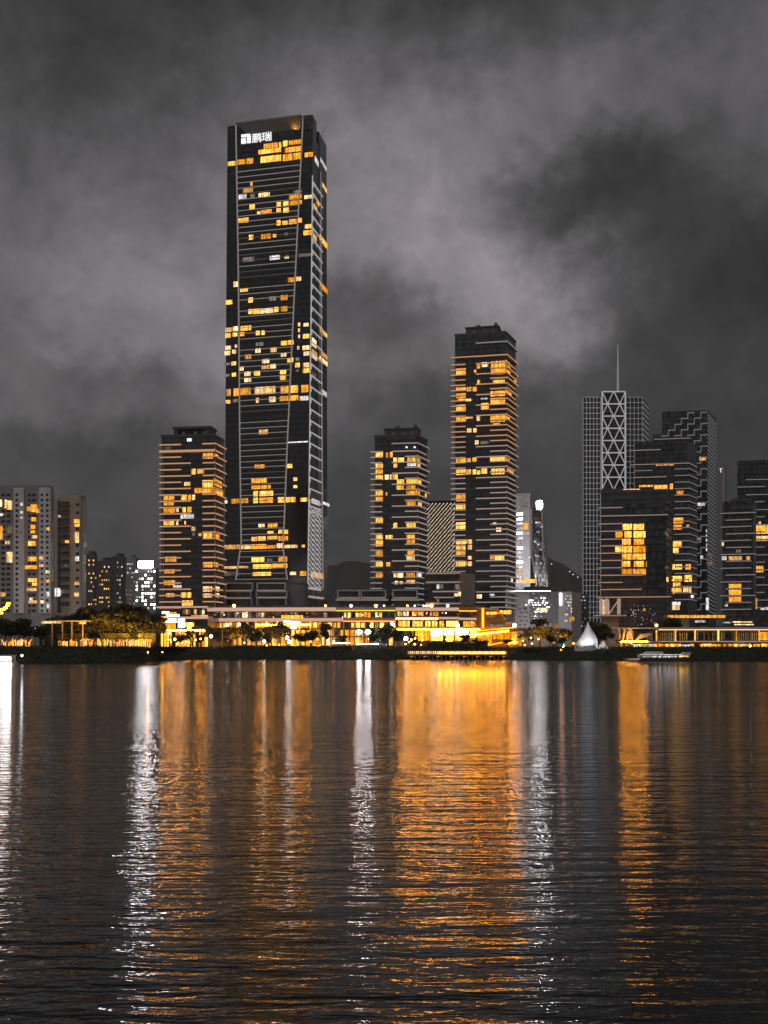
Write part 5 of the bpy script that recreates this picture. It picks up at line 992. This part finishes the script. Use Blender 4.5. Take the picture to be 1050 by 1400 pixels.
# ---------------------------------------------------------------- lamps
def lamp(label, px, py, d, r, mat, group='white globe street lamps', pole=True, name='street_lamp'):
    rt = thing(name, label, 'street lamp', (X(px, d), d, GZ-.3), group); z = Z(py, d)
    mb = MB(); mb.bar((X(px, d), d, GZ-.4), (X(px, d), d, z-r*.8), .12, .07, 6); mb.box(X(px, d)-.25, X(px, d)+.25, d-.25, d+.25, GZ-.4, GZ); mb.build('pole', 'dark_metal', rt)
    mb = MB(); mb.ball((X(px, d), d, z), r, None, 8, 6); mb.build('globe', mat, rt, True)
for a in [('white globe lamp in front of the round dark tree', 288.5, 870, 470, .62, 'lamp_white'), ('white lamp above the round trees, left of a close pair', 310.5, 855, 500, .75, 'lamp_cool'), ('white lamp above the round trees, right of a close pair', 327, 854, 500, .7, 'lamp_cool'),
  ('white globe lamp standing alone below the middle pavilion', 361, 877, 462, .6, 'lamp_white'), ('upper lamp of the two white globes near the tall dark tree', 392.5, 872, 468, .65, 'lamp_white'), ('lower lamp of the two white globes near the tall dark tree', 395.8, 877.5, 460, .65, 'lamp_white'),
  ('white lamp at the left end of the orange arcade', 536, 852.5, 500, .75, 'lamp_cool'), ('white lamp low among the trees left of the arcade', 555, 873, 475, .85, 'lamp_cool'), ('white lamp on the ramp by the second tallest tower', 703.3, 855, 480, .8, 'lamp_white'),
  ('lamp low among the trees left of the white tent', 757, 877.5, 440, .55, 'strip_orange'), ('small lamp on the quay edge left of the tent', 770.5, 884.8, 428, .38, 'lamp_cool'), ('second small lamp on the quay edge, lower and left', 767, 888.5, 415, .38, 'strip_orange'),
  ('white lamp inside the right pavilion front', 1026, 884, 425, .5, 'lamp_white'), ('lamp by the splayed columns of the right pavilion', 862.5, 877.5, 428, .5, 'lamp_warm'), ('pale lamp above the left end of the pavilion roof', 897.5, 855, 450, .55, 'lamp_warm'), ('small white lamp on the left bank beside the boat', 44, 893, 322, .3, 'strip_white'),
  ('tiny lamp on the dark bank right of the colonnades', 202, 892, 372, .25, 'lamp_warm'), ('tiny lamp on the dark bank below the squat tower', 222, 892, 410, .25, 'lamp_warm'), ('lamp on the far left bank above the boat', 30, 896.3, 305, .35, 'strip_white'),
  ('pale lamp among the trees left of the shade pavilion', 48, 860, 375, .3, 'strip_white'), ('lamp low by the hedge at the right quay', 1022, 897.5, 378, .3, 'lamp_orange'), ('warm lamp among lit shops at the right end of the tree clump', 231, 866, 455, .55, 'lamp_warm'), ('warm lamp low beside the shops under the squat tower', 239, 874, 450, .5, 'lamp_warm')]: lamp(*a)
lamp('big yellow globe lamp in front of the small dark annex', 782, 846, 500, 1.25, 'shop_yellow', 'yellow globe lamps'); lamp('yellow globe lamp at the base of the speckled building', 760, 855.5, 500, .9, 'shop_yellow', 'yellow globe lamps')
lamp('small yellow globe lamp on the broad block entrance', 881, 833.5, 585, .8, 'shop_yellow', 'yellow globe lamps')
random.seed(41)
for i in range(44):
    px = random.choice([random.uniform(206, 300), random.uniform(330, 470), random.uniform(700, 790), random.uniform(550, 580)]); d = random.uniform(446, 500)
    lamp('small warm garden light among the waterfront trees', px, random.uniform(872, 882.5), d, random.uniform(.2, .36), random.choice(['lamp_warm', 'lamp_orange', 'lamp_warm']), 'warm garden lights among the trees', True, 'garden_light')
for px, lab in ((491.5, 'left one of the twin glaring white floodlights'), (502.8, 'right one of the twin glaring white floodlights')):
    d = 476; rt = thing('floodlight', lab, 'floodlight', (X(px, d), d, GZ), 'twin floodlights'); z = Z(864, d); x = X(px, d)
    mb = MB(); mb.bar((x, d+.6, GZ-.2), (x, d+.6, z-.4), .16, .12, 6); mb.build('mast', 'dark_metal', rt)
    mb = MB(); mb.box(x-1.25, x+1.25, d+.05, d+.7, z-.85, z+.85); mb.build('housing', 'dark_metal', rt)
    mb = MB(); mb.ball((x, d, z), 1.05, .75, 10, 6); mb.build('lens', 'flood', rt, True)
d = 2200
for px, py in ((779, 781.5), (783.5, 785.5), (790, 789), (754, 771)):
    rt = thing('hillside_lamp', 'tiny white lamp on the dark hillside', 'lamp', (X(px, d-150), d-150, Z(py, d-150)-6), 'lamps on the dark hillside')
    mb = MB(); mb.bar((X(px, d-150), d-150, Z(py, d-150)-40), (X(px, d-150), d-150, Z(py, d-150)), .3); mb.build('pole', 'dark_metal', rt)
    mb = MB(); mb.ball((X(px, d-150), d-150, Z(py, d-150)), 1.1, None, 6, 4); mb.build('globe', 'sign_white', rt)
# warm uplights under the left-hand trees and floodlights on the pale buildings, some added only to brighten walls
for px, d, y in ((110, 372, 850), (138, 376, 845), (163, 378, 845), (188, 388, 850), (205, 400, 855), (265, 470, 870), (318, 480, 868), (376, 480, 868), (712, 440, 872), (735, 440, 868), (770, 440, 868)):
    rt = thing('tree_uplight', 'small ground uplight throwing orange light into a waterfront tree', 'spotlight', (X(px, d), d, GZ-.3), 'ground uplights under the trees')
    mb = MB(); mb.box(X(px, d)-.25, X(px, d)+.25, d-.25, d+.25, GZ-.4, GZ+.1); mb.build('housing', 'dark_metal', rt)
    spot(rt, (X(px, d), d, GZ+.3), (X(px, d), d+9, Z(y-4, d)), 20000, (1, .40, .05), 120)
for lab, px, d, y, aimd, w_ in (('floodlight at the foot of the pale apartment slab with white stair towers', 40, 605, 838, 650, 11000), ('floodlight at the foot of the beige apartment block', 100, 668, 838, 700, 8000), ('floodlight on the roof edge aimed at the pale flared tower', 714, 860, 790, 900, 30000), ('floodlight in front of the speckled pale building', 728, 672, 864, 700, 5200), ('floodlight at the right end of the speckled pale building', 768, 672, 864, 700, 3000), ('floodlight aimed at the glass wing of the pale tower', 738, 858, 790, 893, 32000)):
    rt = thing('floodlight', lab, 'floodlight', (X(px, d), d, GZ)); z = Z(y, d)
    mb = MB(); mb.bar((X(px, d), d, GZ-.2), (X(px, d), d, z-.3), .2, .12, 6); mb.build('mast', 'dark_metal', rt)
    mb = MB(); mb.box(X(px, d)-.5, X(px, d)+.5, d-.3, d+.3, z-.4, z+.2); mb.build('housing', 'dark_metal', rt)
    spot(rt, (X(px, d), d+.5, z), (X(px, d), aimd, z+(aimd-d)*.9), w_, (1, .95, .98), 130)
random.seed(77); mb = MB()
for i in range(17000):
    px = random.uniform(-120, 1180); s_ = random.uniform(.5, 31); D = shore_d(px)+s_
    z = next(z0+(z1-z0)*(s_-a)/(b-a) for (a, z0), (b, z1) in zip(prof_bank, prof_bank[1:]) if s_ <= b)
    if 553 < px < 696 and s_ < 14: continue
    leaves(mb, Vector((X(px, D), D, z+random.random()*.5)), .4, .3, 1, .36)
struct(mb.build('ground_cover', 'foliage'), 'stuff')

# ---------------------------------------------------------------- night haze over the bay
m, t, N, L = newmat('haze_air')
v_ = N('ShaderNodeVolumePrincipled'); o = N('ShaderNodeOutputMaterial'); L(v_.outputs[0], o.inputs['Volume'])
v_.inputs['Color'].default_value = (.86, .86, .88, 1); v_.inputs['Density'].default_value = .00008; v_.inputs['Anisotropy'].default_value = .3
mb = MB(); mb.box(-9000, 9000, -450, 9200, -4, 420); struct(mb.build('haze', 'haze_air'), 'stuff')
